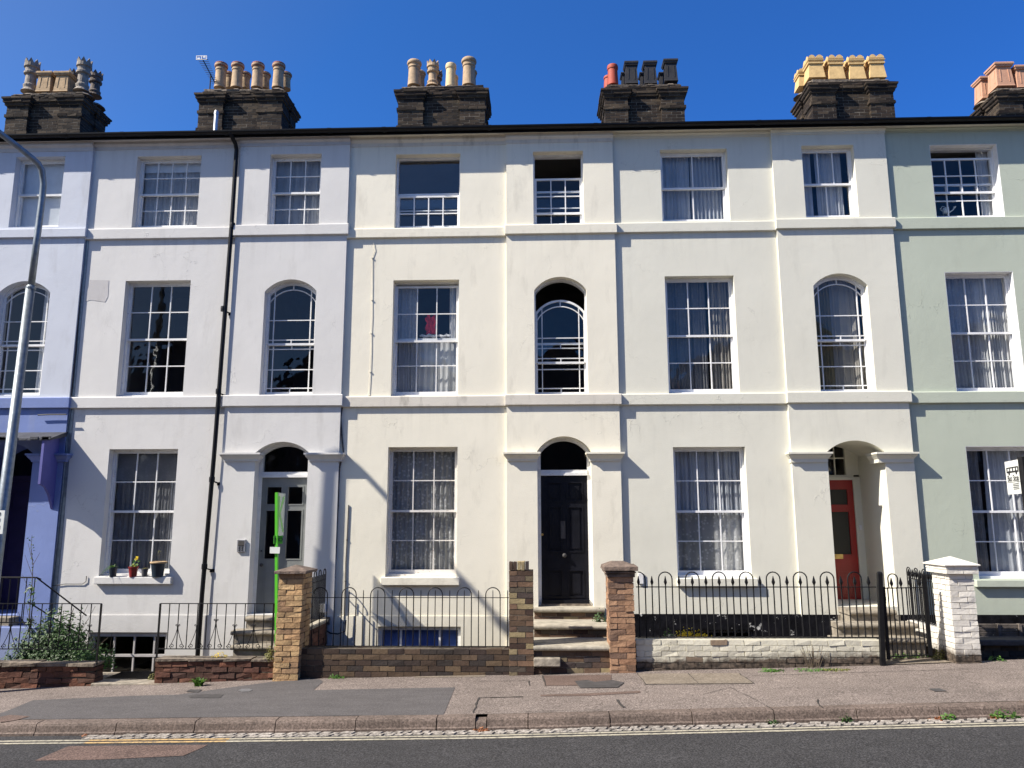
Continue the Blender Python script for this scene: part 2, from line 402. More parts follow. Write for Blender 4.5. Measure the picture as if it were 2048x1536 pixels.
def clothmat(name, col, lace=0., trans=.5):
    t = NT(name)
    c = t.ramp(t.noise(5, 3), [(.3, sc3(col, .92)), (.7, sc3(col, 1.05))])
    d = t.n('ShaderNodeBsdfDiffuse'); t.l(c, d.inputs[0]); tl = t.n('ShaderNodeBsdfTranslucent'); t.l(c, tl.inputs[0])
    ms = t.n('ShaderNodeMixShader'); ms.inputs[0].default_value = trans; t.l(d.outputs[0], ms.inputs[1]); t.l(tl.outputs[0], ms.inputs[2])
    if lace:
        v = t.n('ShaderNodeTexVoronoi'); v.inputs['Scale'].default_value = 17; t.l(t.pos((1, .2, 1)), v.inputs['Vector'])
        dots = t.ramp(v.outputs['Distance'], [(.22, (.25, .25, .25)), (.38, (1, 1, 1))])
        mesh_ = t.math('MULTIPLY', dots, lace)
        tr = t.n('ShaderNodeBsdfTransparent'); m2 = t.n('ShaderNodeMixShader'); t.l(mesh_, m2.inputs[0]); t.l(ms.outputs[0], m2.inputs[1]); t.l(tr.outputs[0], m2.inputs[2])
        ms = m2
    t.l(ms.outputs[0], t.out.inputs[0]); return t.mat
M['net'] = clothmat('white net curtain', (.80, .80, .82), .12)
M['lace'] = clothmat('lace curtain', (.86, .85, .84), .40)
M['cur_white'] = clothmat('white curtain', (.74, .74, .74), 0, .3)
M['cur_grey'] = clothmat('blue grey curtain', (.54, .56, .60), 0, .25)
M['cur_taupe'] = clothmat('taupe curtain', (.38, .355, .32), 0, .25)
M['cur_olive'] = clothmat('olive curtain', (.24, .20, .12), 0, .2)
M['cur_dark'] = clothmat('sheer grey curtain', (.31, .31, .32), .10, .4)
M['bluesheet'] = clothmat('blue sheet', (.09, .16, .46), 0, .1)
M['blind'] = clothmat('white roller blind', (.78, .80, .82), 0, .2)

def leafmat(name, a, b):
    t = NT(name); at_ = t.n('ShaderNodeAttribute', attribute_name='bc')
    c = t.ramp(at_.outputs['Fac'], [(.1, a), (.9, b)])
    d = t.pr(c, .5, None, 0, .35); tl = t.n('ShaderNodeBsdfTranslucent'); t.l(t.mix(.5, c, (b[0]*1.5, b[1]*1.6, b[2]*.6)), tl.inputs[0])
    ms = t.n('ShaderNodeMixShader'); ms.inputs[0].default_value = .28; t.l(d.outputs[0], ms.inputs[1]); t.l(tl.outputs[0], ms.inputs[2]); t.l(ms.outputs[0], t.out.inputs[0]); return t.mat
M['leaf'] = leafmat('dark green leaves', (.018, .045, .012), (.055, .115, .028))
M['leaf2'] = leafmat('fresh green leaves', (.035, .095, .015), (.10, .20, .035))
M['leafdry'] = leafmat('yellowing leaves', (.10, .10, .03), (.20, .19, .05))
M['flower'] = leafmat('yellow petals', (.70, .50, .02), (.85, .65, .04))
M['deadleaf'] = leafmat('dead leaves', (.16, .05, .02), (.32, .13, .05))
M['twig'] = simple('twig', (.10, .075, .05), .8)

def tarmac(name, ca, cb, cc, grain=70, bumpd=.006, blot=.25, rough=.85):
    t = NT(name)
    n1 = t.noise(grain, 3, rough=.8)
    c = t.ramp(n1, [(.38, ca), (.50, cb), (.62, cc)])
    v = t.n('ShaderNodeTexVoronoi'); v.inputs['Scale'].default_value = grain*1.1; t.l(t.pos(), v.inputs['Vector'])
    chip = t.ramp(v.outputs['Color'], [(.70, (0, 0, 0)), (.86, (1, 1, 1))])
    c = t.mix(t.math('MULTIPLY', chip, .35), c, sc3(cc, 1.5))
    b = t.ramp(t.noise(.9, 6, rough=.65), [(.30, (1-blot,)*3), (.70, (1+blot*.4,)*3)])
    c = t.mix(1., c, b, 'MULTIPLY')
    b2 = t.ramp(t.noise(5, 5, t.pos((.5, 1, 1)), .7), [(.35, (.86,)*3), (.65, (1.06,)*3)])
    c = t.mix(1., c, b2, 'MULTIPLY')
    h = t.bump(n1, bumpd, .8); t.pr(c, rough, t.bump(t.noise(2.5, 3), .02, .3, h), 0, .3); return t.mat
M['road'] = tarmac('road tarmac', (.014, .0135, .014), (.031, .030, .031), (.078, .076, .078), 60, .006, .18)
M['pave'] = tarmac('pinkish chip pavement', (.070, .057, .049), (.168, .137, .119), (.33, .277, .245), 62, .007, .22)
M['patch'] = tarmac('smooth grey tarmac patch', (.060, .056, .055), (.085, .079, .078), (.13, .12, .12), 90, .003, .10)
M['redpatch'] = tarmac('reddish tarmac patch', (.060, .038, .030), (.115, .075, .062), (.21, .145, .12), 60, .006, .2)
M['brownpatch'] = tarmac('brown tarmac patch', (.07, .045, .035), (.12, .082, .065), (.18, .13, .11), 80, .004, .2)
M['flag'] = tarmac('old paving flag', (.14, .115, .085), (.20, .165, .125), (.25, .21, .17), 40, .003, .25)
M['kerb'] = tarmac('worn granite kerb', (.085, .065, .054), (.140, .106, .087), (.21, .163, .137), 45, .004, .35, .8)
M['sett'] = tarmac('limewashed setts', (.16, .14, .12), (.30, .27, .235), (.46, .42, .37), 30, .01, .35)
M['yellow'] = None
t = NT('worn road line'); 
g = t.n('ShaderNodeNewGeometry'); x = t.n('ShaderNodeSeparateXYZ'); t.l(g.outputs['Position'], x.inputs[0])
ye = t.math('MULTIPLY', t.math('GREATER_THAN', x.outputs[0], -4.75), t.math('LESS_THAN', x.outputs[0], -3.25))
cc = t.mix(t.math('MULTIPLY', ye, .75), t.ramp(t.noise(4), [(.3, (.30, .275, .21)), (.7, (.44, .40, .31))]), (.50, .31, .10))
wr = t.ramp(t.noise(25, 6, rough=.7), [(.50, (0, 0, 0)), (.60, (1, 1, 1))])
t.pr(t.mix(t.math('MULTIPLY', wr, .7), cc, (.07, .068, .065)), .7); M['yellow'] = t.mat

# ------------------------------------------------------------------ ground, road, pavement, kerb
XS = [-60, -45, -30, -20, -14]+[-12+.5*i for i in range(49)]+[14, 20, 30, 45, 60]
def sheet(rows, xs=XS):
    mb = MB()
    for (ya, fa), (yb, fb) in zip(rows, rows[1:]):
        for xa, xb in zip(xs, xs[1:]):
            mb.quad((xa, ya, fa(xa)), (xb, ya, fa(xb)), (xb, yb, fb(xb)), (xa, yb, fb(xa)))
    return mb
RZ = lambda x: zk(x)-.125
mb = sheet([(-400, lambda x: RZ(x)-.35), (-18.0, lambda x: RZ(x)-.30), (-11.5, lambda x: RZ(x)-.25), (-2., lambda x: RZ(x)-.25), (20, lambda x: RZ(x)-.9), (400, lambda x: RZ(x)-.9)], [-400, -200]+XS+[200, 400])
struct('ground', mb, M['soil'])
struct('road', sheet([(-11.4, lambda x: RZ(x)-.02), (-7.5, lambda x: RZ(x)+.05), (-4.5, RZ), (KERBY-.01, RZ)]), M['road'])
struct('far_pavement', sheet([(-15, lambda x: RZ(x)+.16), (-11.45, lambda x: RZ(x)+.12), (-11.449, lambda x: RZ(x)-.05)]), M['pave'])
rows = [(KERBY+.15-.002, lambda x: zp(x, KERBY+.15))]+[(y, (lambda yy: lambda x: zp(x, yy))(y)) for y in (-3.2, -2.8, -2.4, -2.0, -1.7, -1.28)]
struct('pavement', sheet(rows), M['pave'])
# kerb stones
jx = sorted([at(px, 1450, KERBY)[0] for px in (73, 233, 390, 551, 711, 873, 951, 973, 1056, 1220, 1385, 1549, 1715, 1881)])
while jx[0] > -16: jx.insert(0, jx[0]-.915)
while jx[-1] < 16: jx.append(jx[-1]+.915)
mb = MB()
for a, b in zip(jx, jx[1:]):
    g = .005; brok = abs((b-a)-.125) < .06 and b-a < .2
    dy = random.uniform(-.006, .006); dz = random.uniform(-.004, .004)
    k = max(2, int((b-a)/.12))
    for i in range(k):
        xa = a+g+(b-a-2*g)*i/k; xb = a+g+(b-a-2*g)*(i+1)/k
        prof = []
        for X in (xa, xb):
            zt = zk(X)+dz; n = random.uniform(-.003, .003)
            if brok: zt -= .03
            prof.append([(X, KERBY+.145, zt), (X, KERBY+.030+dy+n, zt-.002), (X, KERBY+.010+dy, zt-.010), (X, KERBY+dy, zt-.030+n), (X, KERBY-.012+dy, zt-.090), (X, KERBY-.03+dy, zt-.10), (X, KERBY-.03+dy, zt-.30), (X, KERBY+.145, zt-.3)])
        vs = prof[0]+prof[1]; fs = [(q, (q+1) % 8, (q+1) % 8+8, q+8) for q in range(8)]
        if i == 0: fs.append(tuple(range(7, -1, -1)))
        if i == k-1: fs.append(tuple(range(8, 16)))
        mb.add(vs, fs)
struct('kerb', mb, M['kerb'])
mb = MB(); x = -14.
while x < 14:
    l = random.uniform(.09, .16)
    if x > -5.0 or x < -9:
        sk = random.uniform(.02, .05); z = RZ(x)
        for row in (0, 1):
            y1 = KERBY-.035-row*.075; y0 = y1-.068; h = .006+random.uniform(0, .012)
            mb.add([(x+sk+row*.03, y1, z-.02), (x+l-.014+sk+row*.03, y1, z-.02), (x+l-.014+row*.03, y0, z-.02), (x+row*.03, y0, z-.02),
                    (x+sk+.008+row*.03, y1-.006, z+h), (x+l-.022+sk+row*.03, y1-.006, z+h), (x+l-.022+row*.03, y0+.006, z+h*.7), (x+.008+row*.03, y0+.006, z+h*.7)],
                   [(4, 5, 6, 7), (0, 1, 5, 4), (1, 2, 6, 5), (2, 3, 7, 6), (3, 0, 4, 7)])
    x += l
struct('gutter_setts', mb, M['sett'])
mb = MB()
for o_ in (.205, .295):
    for i in range(160):
        xa = -16+i*.2; xb = xa+.2
        yy = KERBY-o_
        mb.quad((xa, yy-.05, RZ(xa)+.004), (xb, yy-.05, RZ(xb)+.004), (xb, yy, RZ(xb)+.004), (xa, yy, RZ(xa)+.004))
struct('double_road_lines', mb, M['yellow'])
def pav_poly(name, pts, mat, dz=.004, **k):
    "a patch laid into the pavement: outline measured in the photograph, draped as a triangle fan grid"
    P = [on_pav(*p) for p in pts]
    import bmesh
    bm = bmesh.new(); vs = [bm.verts.new((p[0], p[1], 0)) for p in P]; bm.faces.new(vs)
    for ax, rng in ((0, [-9+.5*i for i in range(40)]), (1, [-3.6+.3*i for i in range(8)])):
        for c in rng:
            geom = bm.verts[:]+bm.edges[:]+bm.faces[:]
            bmesh.ops.bisect_plane(bm, geom=geom, plane_co=(c, 0, 0) if ax == 0 else (0, c, 0), plane_no=(1, 0, 0) if ax == 0 else (0, 1, 0))
    bm.verts.index_update(); mb = MB()
    mb.add([(v.co.x, v.co.y, zp(v.co.x, v.co.y)+dz) for v in bm.verts], [tuple(v.index for v in f.verts) for f in bm.faces])
    bm.free()
    if k: return mb.build(name, mat, **k)
    return struct(name, mb, mat)
pav_poly('tarmac_patch', [(-40, 1438), (10, 1424), (66, 1401), (158, 1397), (264, 1392), (354, 1390), (440, 1378), (545, 1364), (600, 1360), (640, 1359), (646, 1364), (626, 1381), (664, 1380), (910, 1375), (887, 1430), (500, 1434), (200, 1438), (-40, 1441)], M['patch'])
pav_poly('tarmac_patch', [(1084, 1352), (1223, 1350), (1223, 1371), (1090, 1372)], M['brownpatch'])
pav_poly('tarmac_patch', [(1080, 1390), (1180, 1387), (1280, 1382), (1281, 1386), (1180, 1392), (1082, 1393)], M['brownpatch'])
pav_poly('tarmac_patch', [(0, 1435), (20, 1431), (60, 1434), (30, 1442), (0, 1446)], M['brownpatch'], .008)
pav_poly('paving_flag', [(845, 1347), (975, 1345), (970, 1354), (827, 1356)], M['flag'])
pav_poly('paving_flag', [(178, 1361), (305, 1360), (320, 1370), (190, 1371)], M['flag'])
for pts, L in (([(1274, 1348), (1375, 1347.5), (1396, 1368), (1291, 1369)], 'tan square inspection cover flush in the pavement, nearer the capped brick pillar'),
               ([(1377, 1347.5), (1477, 1347), (1507, 1367), (1398, 1368)], 'tan square inspection cover in the pavement, below the middle of the white painted wall')):
    pav_poly('inspection_cover', pts, M['flag'], .006, label=L, cat='manhole cover', group='twin covers below the white wall')
pav_poly('drain_cover', [(1149, 1363), (1175, 1361), (1190, 1365), (1225, 1361), (1249, 1366), (1235, 1376), (1160, 1377)], M['lead'], .008, label='worn grey metal drain covers in front of the cream house steps', cat='manhole cover')
pav_poly('drain_cover', [(378, 1392), (400, 1389), (447, 1390), (440, 1397), (380, 1397)], M['lead'], .008, label='long grey metal drain cover in the pavement below the weed clump', cat='manhole cover')
pav_poly('drain_cover', [(371, 1384), (380, 1380), (404, 1380), (396, 1386)], M['lead'], .008, label='small grey metal cover at the foot of the dark red wall', cat='manhole cover')
pav_poly('drain_cover', [(476, 1382), (483, 1379), (499, 1378.5), (505, 1381), (498, 1384.5), (483, 1385)], M['steel'], .009, label='small oval pale metal cover left of the tall yellow brick pillar', cat='manhole cover')
pav_poly('drain_cover', [(1856, 1378), (1880, 1377.5), (1894, 1383), (1870, 1384)], M['lead'], .006, label='small dark square cover in the pavement in front of the white pillar', cat='manhole cover')
# cracks and trench edges: thin dark tar lines
M['tar'] = simple('tar and dirt in a joint', (.035, .030, .026), .9, .4, 12)
def tarline(pts, w=.014):
    mb = MB(); P = [on_pav(*p) for p in pts]
    for a, b in zip(P, P[1:]):
        n = max(1, int((Vector(b)-Vector(a)).length/.12)); prev = Vector(a)
        for i in range(1, n+1):
            q = Vector(a).lerp(Vector(b), i/n)+Vector((random.uniform(-.012, .012), random.uniform(-.012, .012), 0)); q.z = zp(q.x, q.y)+.0065
            pp = prev.copy(); pp.z = zp(pp.x, pp.y)+.0065
            d = (q-pp); d.z = 0; s = Vector((-d.y, d.x, 0)).normalized()*w/2*random.uniform(.5, 1.3)
            mb.quad(pp-s, q-s, q+s, pp+s); prev = q
    struct('tar_seam', mb, M['tar'])
tarline([(946, 1426), (958, 1396), (1046, 1394)], .022); tarline([(961, 1363), (1058, 1362), (1060, 1372)], .012); tarline([(1085, 1352), (1090, 1372)], .02)
tarline([(1636, 1400), (1640, 1412), (1648, 1417)], .02); tarline([(1235, 1400), (1247, 1416)], .03); tarline([(1405, 1390), (1460, 1375), (1520, 1405), (1545, 1420)], .009)
tarline([(1274, 1347), (1292, 1370), (1397, 1369), (1508, 1367.5), (1478, 1347)], .014); tarline([(1376, 1347), (1397, 1368)], .012)
tarline([(1050, 1424), (1200, 1420)], .008); tarline([(1500, 1352), (1700, 1346), (1960, 1338)], .012)
# reddish patch on the road
def onroad(px, py):
    z = -.1
    for _ in range(5): x, y = atg(px, py, z); z = RZ(x)
    return x, y, z+.004
P = [onroad(*p) for p in [(69, 1522), (137, 1493), (300, 1491), (416, 1490), (400, 1498), (367, 1512), (200, 1520)]]
struct('road_patch', MB().add(P, [tuple(range(len(P)))]), M['redpatch'])
# sunk areas behind the garden walls
mb = MB()
for x0, x1, z in ((-14, -7.6, -.35), (-7.6, -5.0, -.25), (-5.0, -3.4, -.3), (-3.4, -.35, -.55), (-.35, 1.3, -.02), (1.3, 4.6, -.3), (4.6, 5.9, .13), (5.9, 14, -.2)):
    mb.box(x0, x1, -1.27, .0, z-.3, z)
struct('area_floor', mb, M['darkstone'])

# ------------------------------------------------------------------ houses
HB = [-12.35, -7.74, -3.20, 1.335, 5.94, 10.52, 15.1]       # party lines
def xm(a, b, y, Y): return at(a, y, Y)[0], at(b, y, Y)[0]
def rect(tl, tr, bl, br, Y):
    a, b, c, d = at(*tl, Y), at(*tr, Y), at(*bl, Y), at(*br, Y)
    return dict(x0=(a[0]+c[0])/2, x1=(b[0]+d[0])/2, z1=(a[1]+b[1])/2, z0=(c[1]+d[1])/2)
def archo(l, r, ap, bl, br, Y):
    a, b, c, d, e = at(*l, Y), at(*r, Y), at(*ap, Y), at(*bl, Y), at(*br, Y)
    return dict(x0=(a[0]+d[0])/2, x1=(b[0]+e[0])/2, zs=(a[1]+b[1])/2, z1=c[1], z0=(d[1]+e[1])/2)
PB = -.05    # face of the projecting bays
def arc(x0, x1, zs, z1, n=16):
    w = (x1-x0)/2; r = z1-zs; R = (w*w+r*r)/(2*r); cx = (x0+x1)/2; cz = z1-R; th = math.asin(min(1, w/R))
    return [(cx+R*math.sin(-th+2*th*i/n), cz+R*math.cos(-th+2*th*i/n)) for i in range(n+1)]
def bay(mb, x0, x1, zb, zt, Y, ops, sides=()):
    Q = lambda a, b, c, d: mb.quad((a, Y, c), (b, Y, c), (b, Y, d), (a, Y, d)) if b-a > 1e-4 and d-c > 1e-4 else None
    z = zb
    for o in sorted(ops, key=lambda q: q['z0']):
        a, b = o['x0'], o['x1']; rd = Y+o.get('rd', .14)
        Q(x0, x1, z, o['z0'])
        zs = o.get('zs', o['z1'])
        Q(x0, a, o['z0'], o['z1']); Q(b, x1, o['z0'], o['z1'])
        mb.quad((a, Y, o['z0']), (a, rd, o['z0']), (a, rd, zs), (a, Y, zs))
        mb.quad((b, rd, o['z0']), (b, Y, o['z0']), (b, Y, zs), (b, rd, zs))
        mb.quad((a, rd, o['z0']), (a, Y, o['z0']), (b, Y, o['z0']), (b, rd, o['z0']))
        if 'zs' in o:
            A = arc(a, b, zs, o['z1'])
            for (p, q), (r, s) in zip(A, A[1:]):
                mb.quad((p, Y, q), (r, Y, s), (r, Y, o['z1']+.0), (p, Y, o['z1']+.0)) if max(q, s) < o['z1']-1e-5 or True else None
                mb.quad((p, rd, q), (r, rd, s), (r, Y, s), (p, Y, q))
        else: mb.quad((a, Y, zs), (b, Y, zs), (b, rd, zs), (a, rd, zs))
        z = o['z1']
    Q(x0, x1, z, zt)
    for s in sides: mb.quad((s, Y, zb), (s, .0, zb), (s, .0, zt), (s, Y, zt))

def curtain(mb, x0, x1, z0, z1, Y, folds=None, amp=.022, sw=0.):
    n = max(6, int((x1-x0)/.012)); ph = random.uniform(0, 6)
    folds = folds or (x1-x0)*14
    rows = 8; vs = []
    ks = [(random.uniform(.5, 1.9), random.uniform(0, 6), random.uniform(.3, 1)) for _ in range(4)]
    for r in range(rows+1):
        tz = r/rows
        for i in range(n+1):
            u = i/n; a = sum(q*math.sin(2*math.pi*folds*k*u/(x1-x0)*(x1-x0)+p) for k, p, q in ks)/2.
            pull = sw*(1-tz)*(u-.5)
            vs.append((x0+(x1-x0)*u+pull, Y+amp*a*(1.1-.35*tz), z0+(z1-z0)*tz))
    fs = [(r*(n+1)+i, r*(n+1)+i+1, (r+1)*(n+1)+i+1, (r+1)*(n+1)+i) for r in range(rows) for i in range(n)]
    mb.add(vs, fs); return mb

def bars_arc(mb, x0, x1, zs, z1, t, ya, yb):
    A = arc(x0, x1, zs, z1, 18); cx = (x0+x1)/2
    w = (x1-x0)/2; r = z1-zs; R = (w*w+r*r)/(2*r); cz = z1-R
    for (p, q), (u, v) in zip(A, A[1:]):
        k = (R-t)/R
        p2, q2, u2, v2 = cx+(p-cx)*k, cz+(q-cz)*k, cx+(u-cx)*k, cz+(v-cz)*k
        mb.prism([(p2, q2), (u2, v2), (u, v), (p, q)], ya, yb)
def arc_z(x, x0, x1, zs, z1):
    w = (x1-x0)/2; r = z1-zs; R = (w*w+r*r)/(2*r); cx = (x0+x1)/2
    return z1-R+math.sqrt(max(0, R*R-(x-cx)**2))
def sash(mb, gl, x0, x1, z0, z1, Y, cols, rows, top=.032, bot=.034, st=.031, bar=.0165):
    d = .036
    mb.box(x0, x0+st, Y, Y+d, z0, z1); mb.box(x1-st, x1, Y, Y+d, z0, z1)
    mb.box(x0+st, x1-st, Y+.001, Y+d-.001, z0, z0+bot); mb.box(x0+st, x1-st, Y+.001, Y+d-.001, z1-top, z1)
    a, b, c, e = x0+st, x1-st, z0+bot, z1-top
    for i in range(1, cols):
        x = a+(b-a)*i/cols; mb.box(x-bar/2, x+bar/2, Y+.004, Y+.028, c, e)
    for i in range(1, rows):
        z = c+(e-c)*i/rows; mb.box(a, b, Y+.006, Y+.026, z-bar/2, z+bar/2)
    gl.quad((a, Y+.016, c), (b, Y+.016, c), (b, Y+.016, e), (a, Y+.016, e))
def window(house, o, Y, cols, rows, drop=0., lift=0., curt=(), white='white', sill=None, rdark=None, rows2=None, lab=None, cols2=None):
    rd = o.get('rd', .14); Yf = Y+rd-.015; x0, x1, z0, z1 = o['x0'], o['x1'], o['z0'], o['z1']
    fr = MB(); bw = .026
    fr.box(x0-.01, x0+bw, Yf, Yf+.12, z0, z1+.01); fr.box(x1-bw, x1+.01, Yf, Yf+.12, z0, z1+.01)
    fr.box(x0+bw, x1-bw, Yf+.002, Yf+.12, z1-.03, z1+.01); fr.box(x0-.005, x1+.005, Yf-.03, Yf+.12, z0-.004, z0+.035)
    win = fr.build('window', M[white], house, label=lab)
    a, b, c, e = x0+bw, x1-bw, z0+.035, z1-.03; zm = (c+e)/2
    gl = MB(); up = MB(); lo = MB()
    sash(up, gl, a, b, zm-.02-drop, e-drop, Yf+.018, cols, rows)
    sash(lo, gl, a, b, c+lift, zm+.02+lift, Yf+.058, cols2 or cols, rows2 or rows, bot=.065)
    up.build('sash', M[white], win); lo.build('sash', M[white], win); gl.build('pane', M['glass'], win)
    for cu in curt:
        f0, f1, g0, g1, mt = cu[:5]; kw = cu[5] if len(cu) > 5 else {}
        cm = MB()
        if mt == 'blind' or kw.get('flat'): cm.quad(*[(a+(b-a)*f, Yf+.105, c+(e-c)*g) for f, g in ((f0, g0), (f1, g0), (f1, g1), (f0, g1))])
        else: curtain(cm, a+(b-a)*f0-.01, a+(b-a)*f1+.01, c+(e-c)*g0-.02, c+(e-c)*g1+.02, Yf+.145+kw.get('dy', 0), kw.get('folds'), kw.get('amp', .022), kw.get('sw', 0.))
        cm.build('curtain', M[mt], win, smooth=True)
    if sill:
        sb = MB(); l, r, zt, zb = sill; sb.box(l, r, Y-.075, Y+rd+.01, zb, zt); sb.build('sill', M[white] if False else house_pl[house.name], win, bevel=.008)
    return win
def arched_window(house, o, Y, drop=0., curt=(), white='white', lab=None):
    rd = o.get('rd', .14); Yf = Y+rd-.015; x0, x1, z0, zs, z1 = o['x0'], o['x1'], o['z0'], o['zs'], o['z1']; bw = .024
    fr = MB()
    fr.box(x0-.01, x0+bw, Yf, Yf+.12, z0, zs+.02); fr.box(x1-bw, x1+.01, Yf, Yf+.12, z0, zs+.02)
    fr.box(x0-.005, x1+.005, Yf-.03, Yf+.12, z0-.004, z0+.03); bars_arc(fr, x0-.008, x1+.008, zs, z1+.008, .034, Yf+.002, Yf+.12)
    win = fr.build('window', M[white], house, label=lab)
    a, b, c = x0+bw, x1-bw, z0+.03; top = z1-.028; zsp = zs-.015; hh = top-c
    g = MB(); st = .026; bar = .016
    def hz(mb, Y_, z, t=bar, u=0, v=1): mb.box(a+(b-a)*u, a+(b-a)*v, Y_+.006, Y_+.028, z-t/2, z+t/2)
    # upper sash
    up = MB(); Yu = Yf+.018; d = -drop; zmr = c+hh*.445
    up.box(a, a+st, Yu, Yu+.036, zmr+d, zsp+.02+d); up.box(b-st, b, Yu, Yu+.036, zmr+d, zsp+.02+d)
    bars_arc(up, a, b, zsp+d, top+d, .034, Yu+.001, Yu+.035)
    up.box(a+st, b-st, Yu+.001, Yu+.035, zmr-.018+d, zmr+.018+d)
    mg = (b-a)*.125; xl, xr = a+mg, b-mg
    ztop = arc_z(xl, a, b, zsp, top)-.02
    for xx in (xl, xr): up.box(xx-bar/2, xx+bar/2, Yu+.004, Yu+.028, zmr+d, ztop+d)
    bars_arc(up, a+st*.6, b-st*.6, zsp-.13+d, top-.105+d, bar, Yu+.005, Yu+.027)
    hz(up, Yu, c+hh*.662+d); hz(up, Yu, zmr+.075+d)
    cx = (a+b)/2
    up.box(cx-bar/2, cx+bar/2, Yu+.005, Yu+.027, zmr+.018+d, zmr+.07+d); up.box(cx-bar/2, cx+bar/2, Yu+.005, Yu+.027, top-.10+d, top-.03+d)
    pts = [(a, Yu+.016, zmr+d), (b, Yu+.016, zmr+d)]+[(p, Yu+.016, q+d) for p, q in arc(a, b, zsp, top)][::-1]
    g.add(pts, [tuple(range(len(pts)))])
    # lower sash
    lo = MB(); Yl = Yf+.058
    lo.box(a, a+st, Yl, Yl+.036, c, zmr+.02); lo.box(b-st, b, Yl, Yl+.036, c, zmr+.02)
    lo.box(a+st, b-st, Yl+.001, Yl+.035, c, c+.045); lo.box(a+st, b-st, Yl+.001, Yl+.035, zmr-.018, zmr+.018)
    for xx in (xl, xr): lo.box(xx-bar/2, xx+bar/2, Yl+.004, Yl+.028, c+.03, zmr)
    hz(lo, Yl, zmr-.075); hz(lo, Yl, c+hh*.222); hz(lo, Yl, c+.11)
    lo.box(cx-bar/2, cx+bar/2, Yl+.005, Yl+.027, zmr-.07, zmr-.018); lo.box(cx-bar/2, cx+bar/2, Yl+.005, Yl+.027, c+.045, c+.10)
    g.quad((a, Yl+.016, c), (b, Yl+.016, c), (b, Yl+.016, zmr), (a, Yl+.016, zmr))
    up.build('sash', M[white], win); lo.build('sash', M[white], win); g.build('pane', M['glass'], win)
    for f0, f1, g0, g1, mt in curt:
        cm = MB(); curtain(cm, a+(b-a)*f0-.01, a+(b-a)*f1+.01, c+hh*g0-.02, c+hh*g1, Yf+.155); cm.build('curtain', M[mt], win, smooth=True)
    return win

ZT = 8.66          # top of the walls
ZF = [(-1.2), .52, 3.86, 6.86, 8.62]
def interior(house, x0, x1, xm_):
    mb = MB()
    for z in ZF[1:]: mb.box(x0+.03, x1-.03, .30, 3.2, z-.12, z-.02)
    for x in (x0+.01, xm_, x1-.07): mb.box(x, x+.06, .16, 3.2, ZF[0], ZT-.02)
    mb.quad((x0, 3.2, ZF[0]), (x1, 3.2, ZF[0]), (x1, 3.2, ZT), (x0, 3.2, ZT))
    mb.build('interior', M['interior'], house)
def roof(house, x0, x1, i):
    ez = 8.685; k = .43
    mb = MB()
    y = -.20; c = 0
    while y < 4.3:      # courses of slates, each lapping the one below
        z = ez+(y+.2)*k; x = x0-(.13 if c % 2 else 0)
        while x < x1:
            a = max(x, x0); b = min(x+.25, x1)
            if b-a > .02:
                dz = random.uniform(0, .006); dy = random.uniform(-.008, .008)
                mb.add([(a+.002, y-.03+dy, z+.012+dz), (b-.002, y-.03+dy, z+.012+dz), (b-.002, y+.36, z+.02+.36*k), (a+.002, y+.36, z+.02+.36*k), (a+.002, y-.03+dy, z+.002+dz), (b-.002, y-.03+dy, z+.002+dz)], [(0, 1, 2, 3), (4, 5, 1, 0)])
            x += .25
        y += .30; c += 1
        if y > 1.2: break
    z = ez+(y+.2)*k
    mb.quad((x0, y, z+.012), (x1, y, z+.012), (x1, 4.35, ez+4.55*k), (x0, 4.35, ez+4.55*k))
    mb.quad((x0, 4.35, ez+4.55*k), (x1, 4.35, ez+4.55*k), (x1, 8.9, ez), (x0, 8.9, ez))
    mb.quad((x0, 8.85, -1), (x0, 8.85, ez), (x1, 8.85, ez), (x1, 8.85, -1))
    r = mb.build('roof', M['slate'], house)
    g = MB()     # half round gutter, with joint collars
    def gp(x, R): return [(x, -.245+R*math.cos(t), ez-.004+R*math.sin(t)) for t in [math.pi+math.pi*q/8 for q in range(9)]]
    A, B = gp(x0, .058), gp(x1, .058); n = len(A)
    g.add(A+B, [(q, q+1, q+1+n, q+n) for q in range(n-1)])
    A, B = gp(x0, .050), gp(x1, .050); g.add(A+B, [(q, q+n, q+1+n, q+1) for q in range(n-1)])
    x = x0+.6
    while x < x1-.2:
        A, B = gp(x, .066), gp(x+.07, .066); g.add(A+B, [(q, q+1, q+1+n, q+n) for q in range(n-1)]); x += 1.8
    g.box(x0, x1, -.190, -.172, ez-.085, ez+.02)       # black fascia board
    g.build('gutter', M['blackplastic'], r)
    s = MB(); s.box(x0, x1, -.170, .02, ez-.062, ez-.045); s.build('soffit', M['grey_trim'] if i < 2 else M['cream_trim'], r)
    return r
def cornice(house, x0, x1, Y, z0, z1, mat, ex=0.):
    mb = MB(); d = .03
    mb.prismx([(Y+.002, z0), (Y-.012, z0), (Y-.018, z0+(z1-z0)*.35), (Y-.055, z0+(z1-z0)*.55), (Y-.06, z1), (Y+.002, z1)], x0-ex, x1+ex)
    mb.build('cornice', mat, house)
def belt(house, x0, x1, Y, z0, z1, mat, ex0=0., ex1=0., d=.05):
    mb = MB(); mb.prismx([(Y+.01, z0), (Y-d, z0+.003), (Y-d-.003, z1-.012), (Y-d+.008, z1), (Y+.01, z1+.008)], x0-ex0, x1+ex1)
    mb.build('string_course', mat, house, bevel=.004)
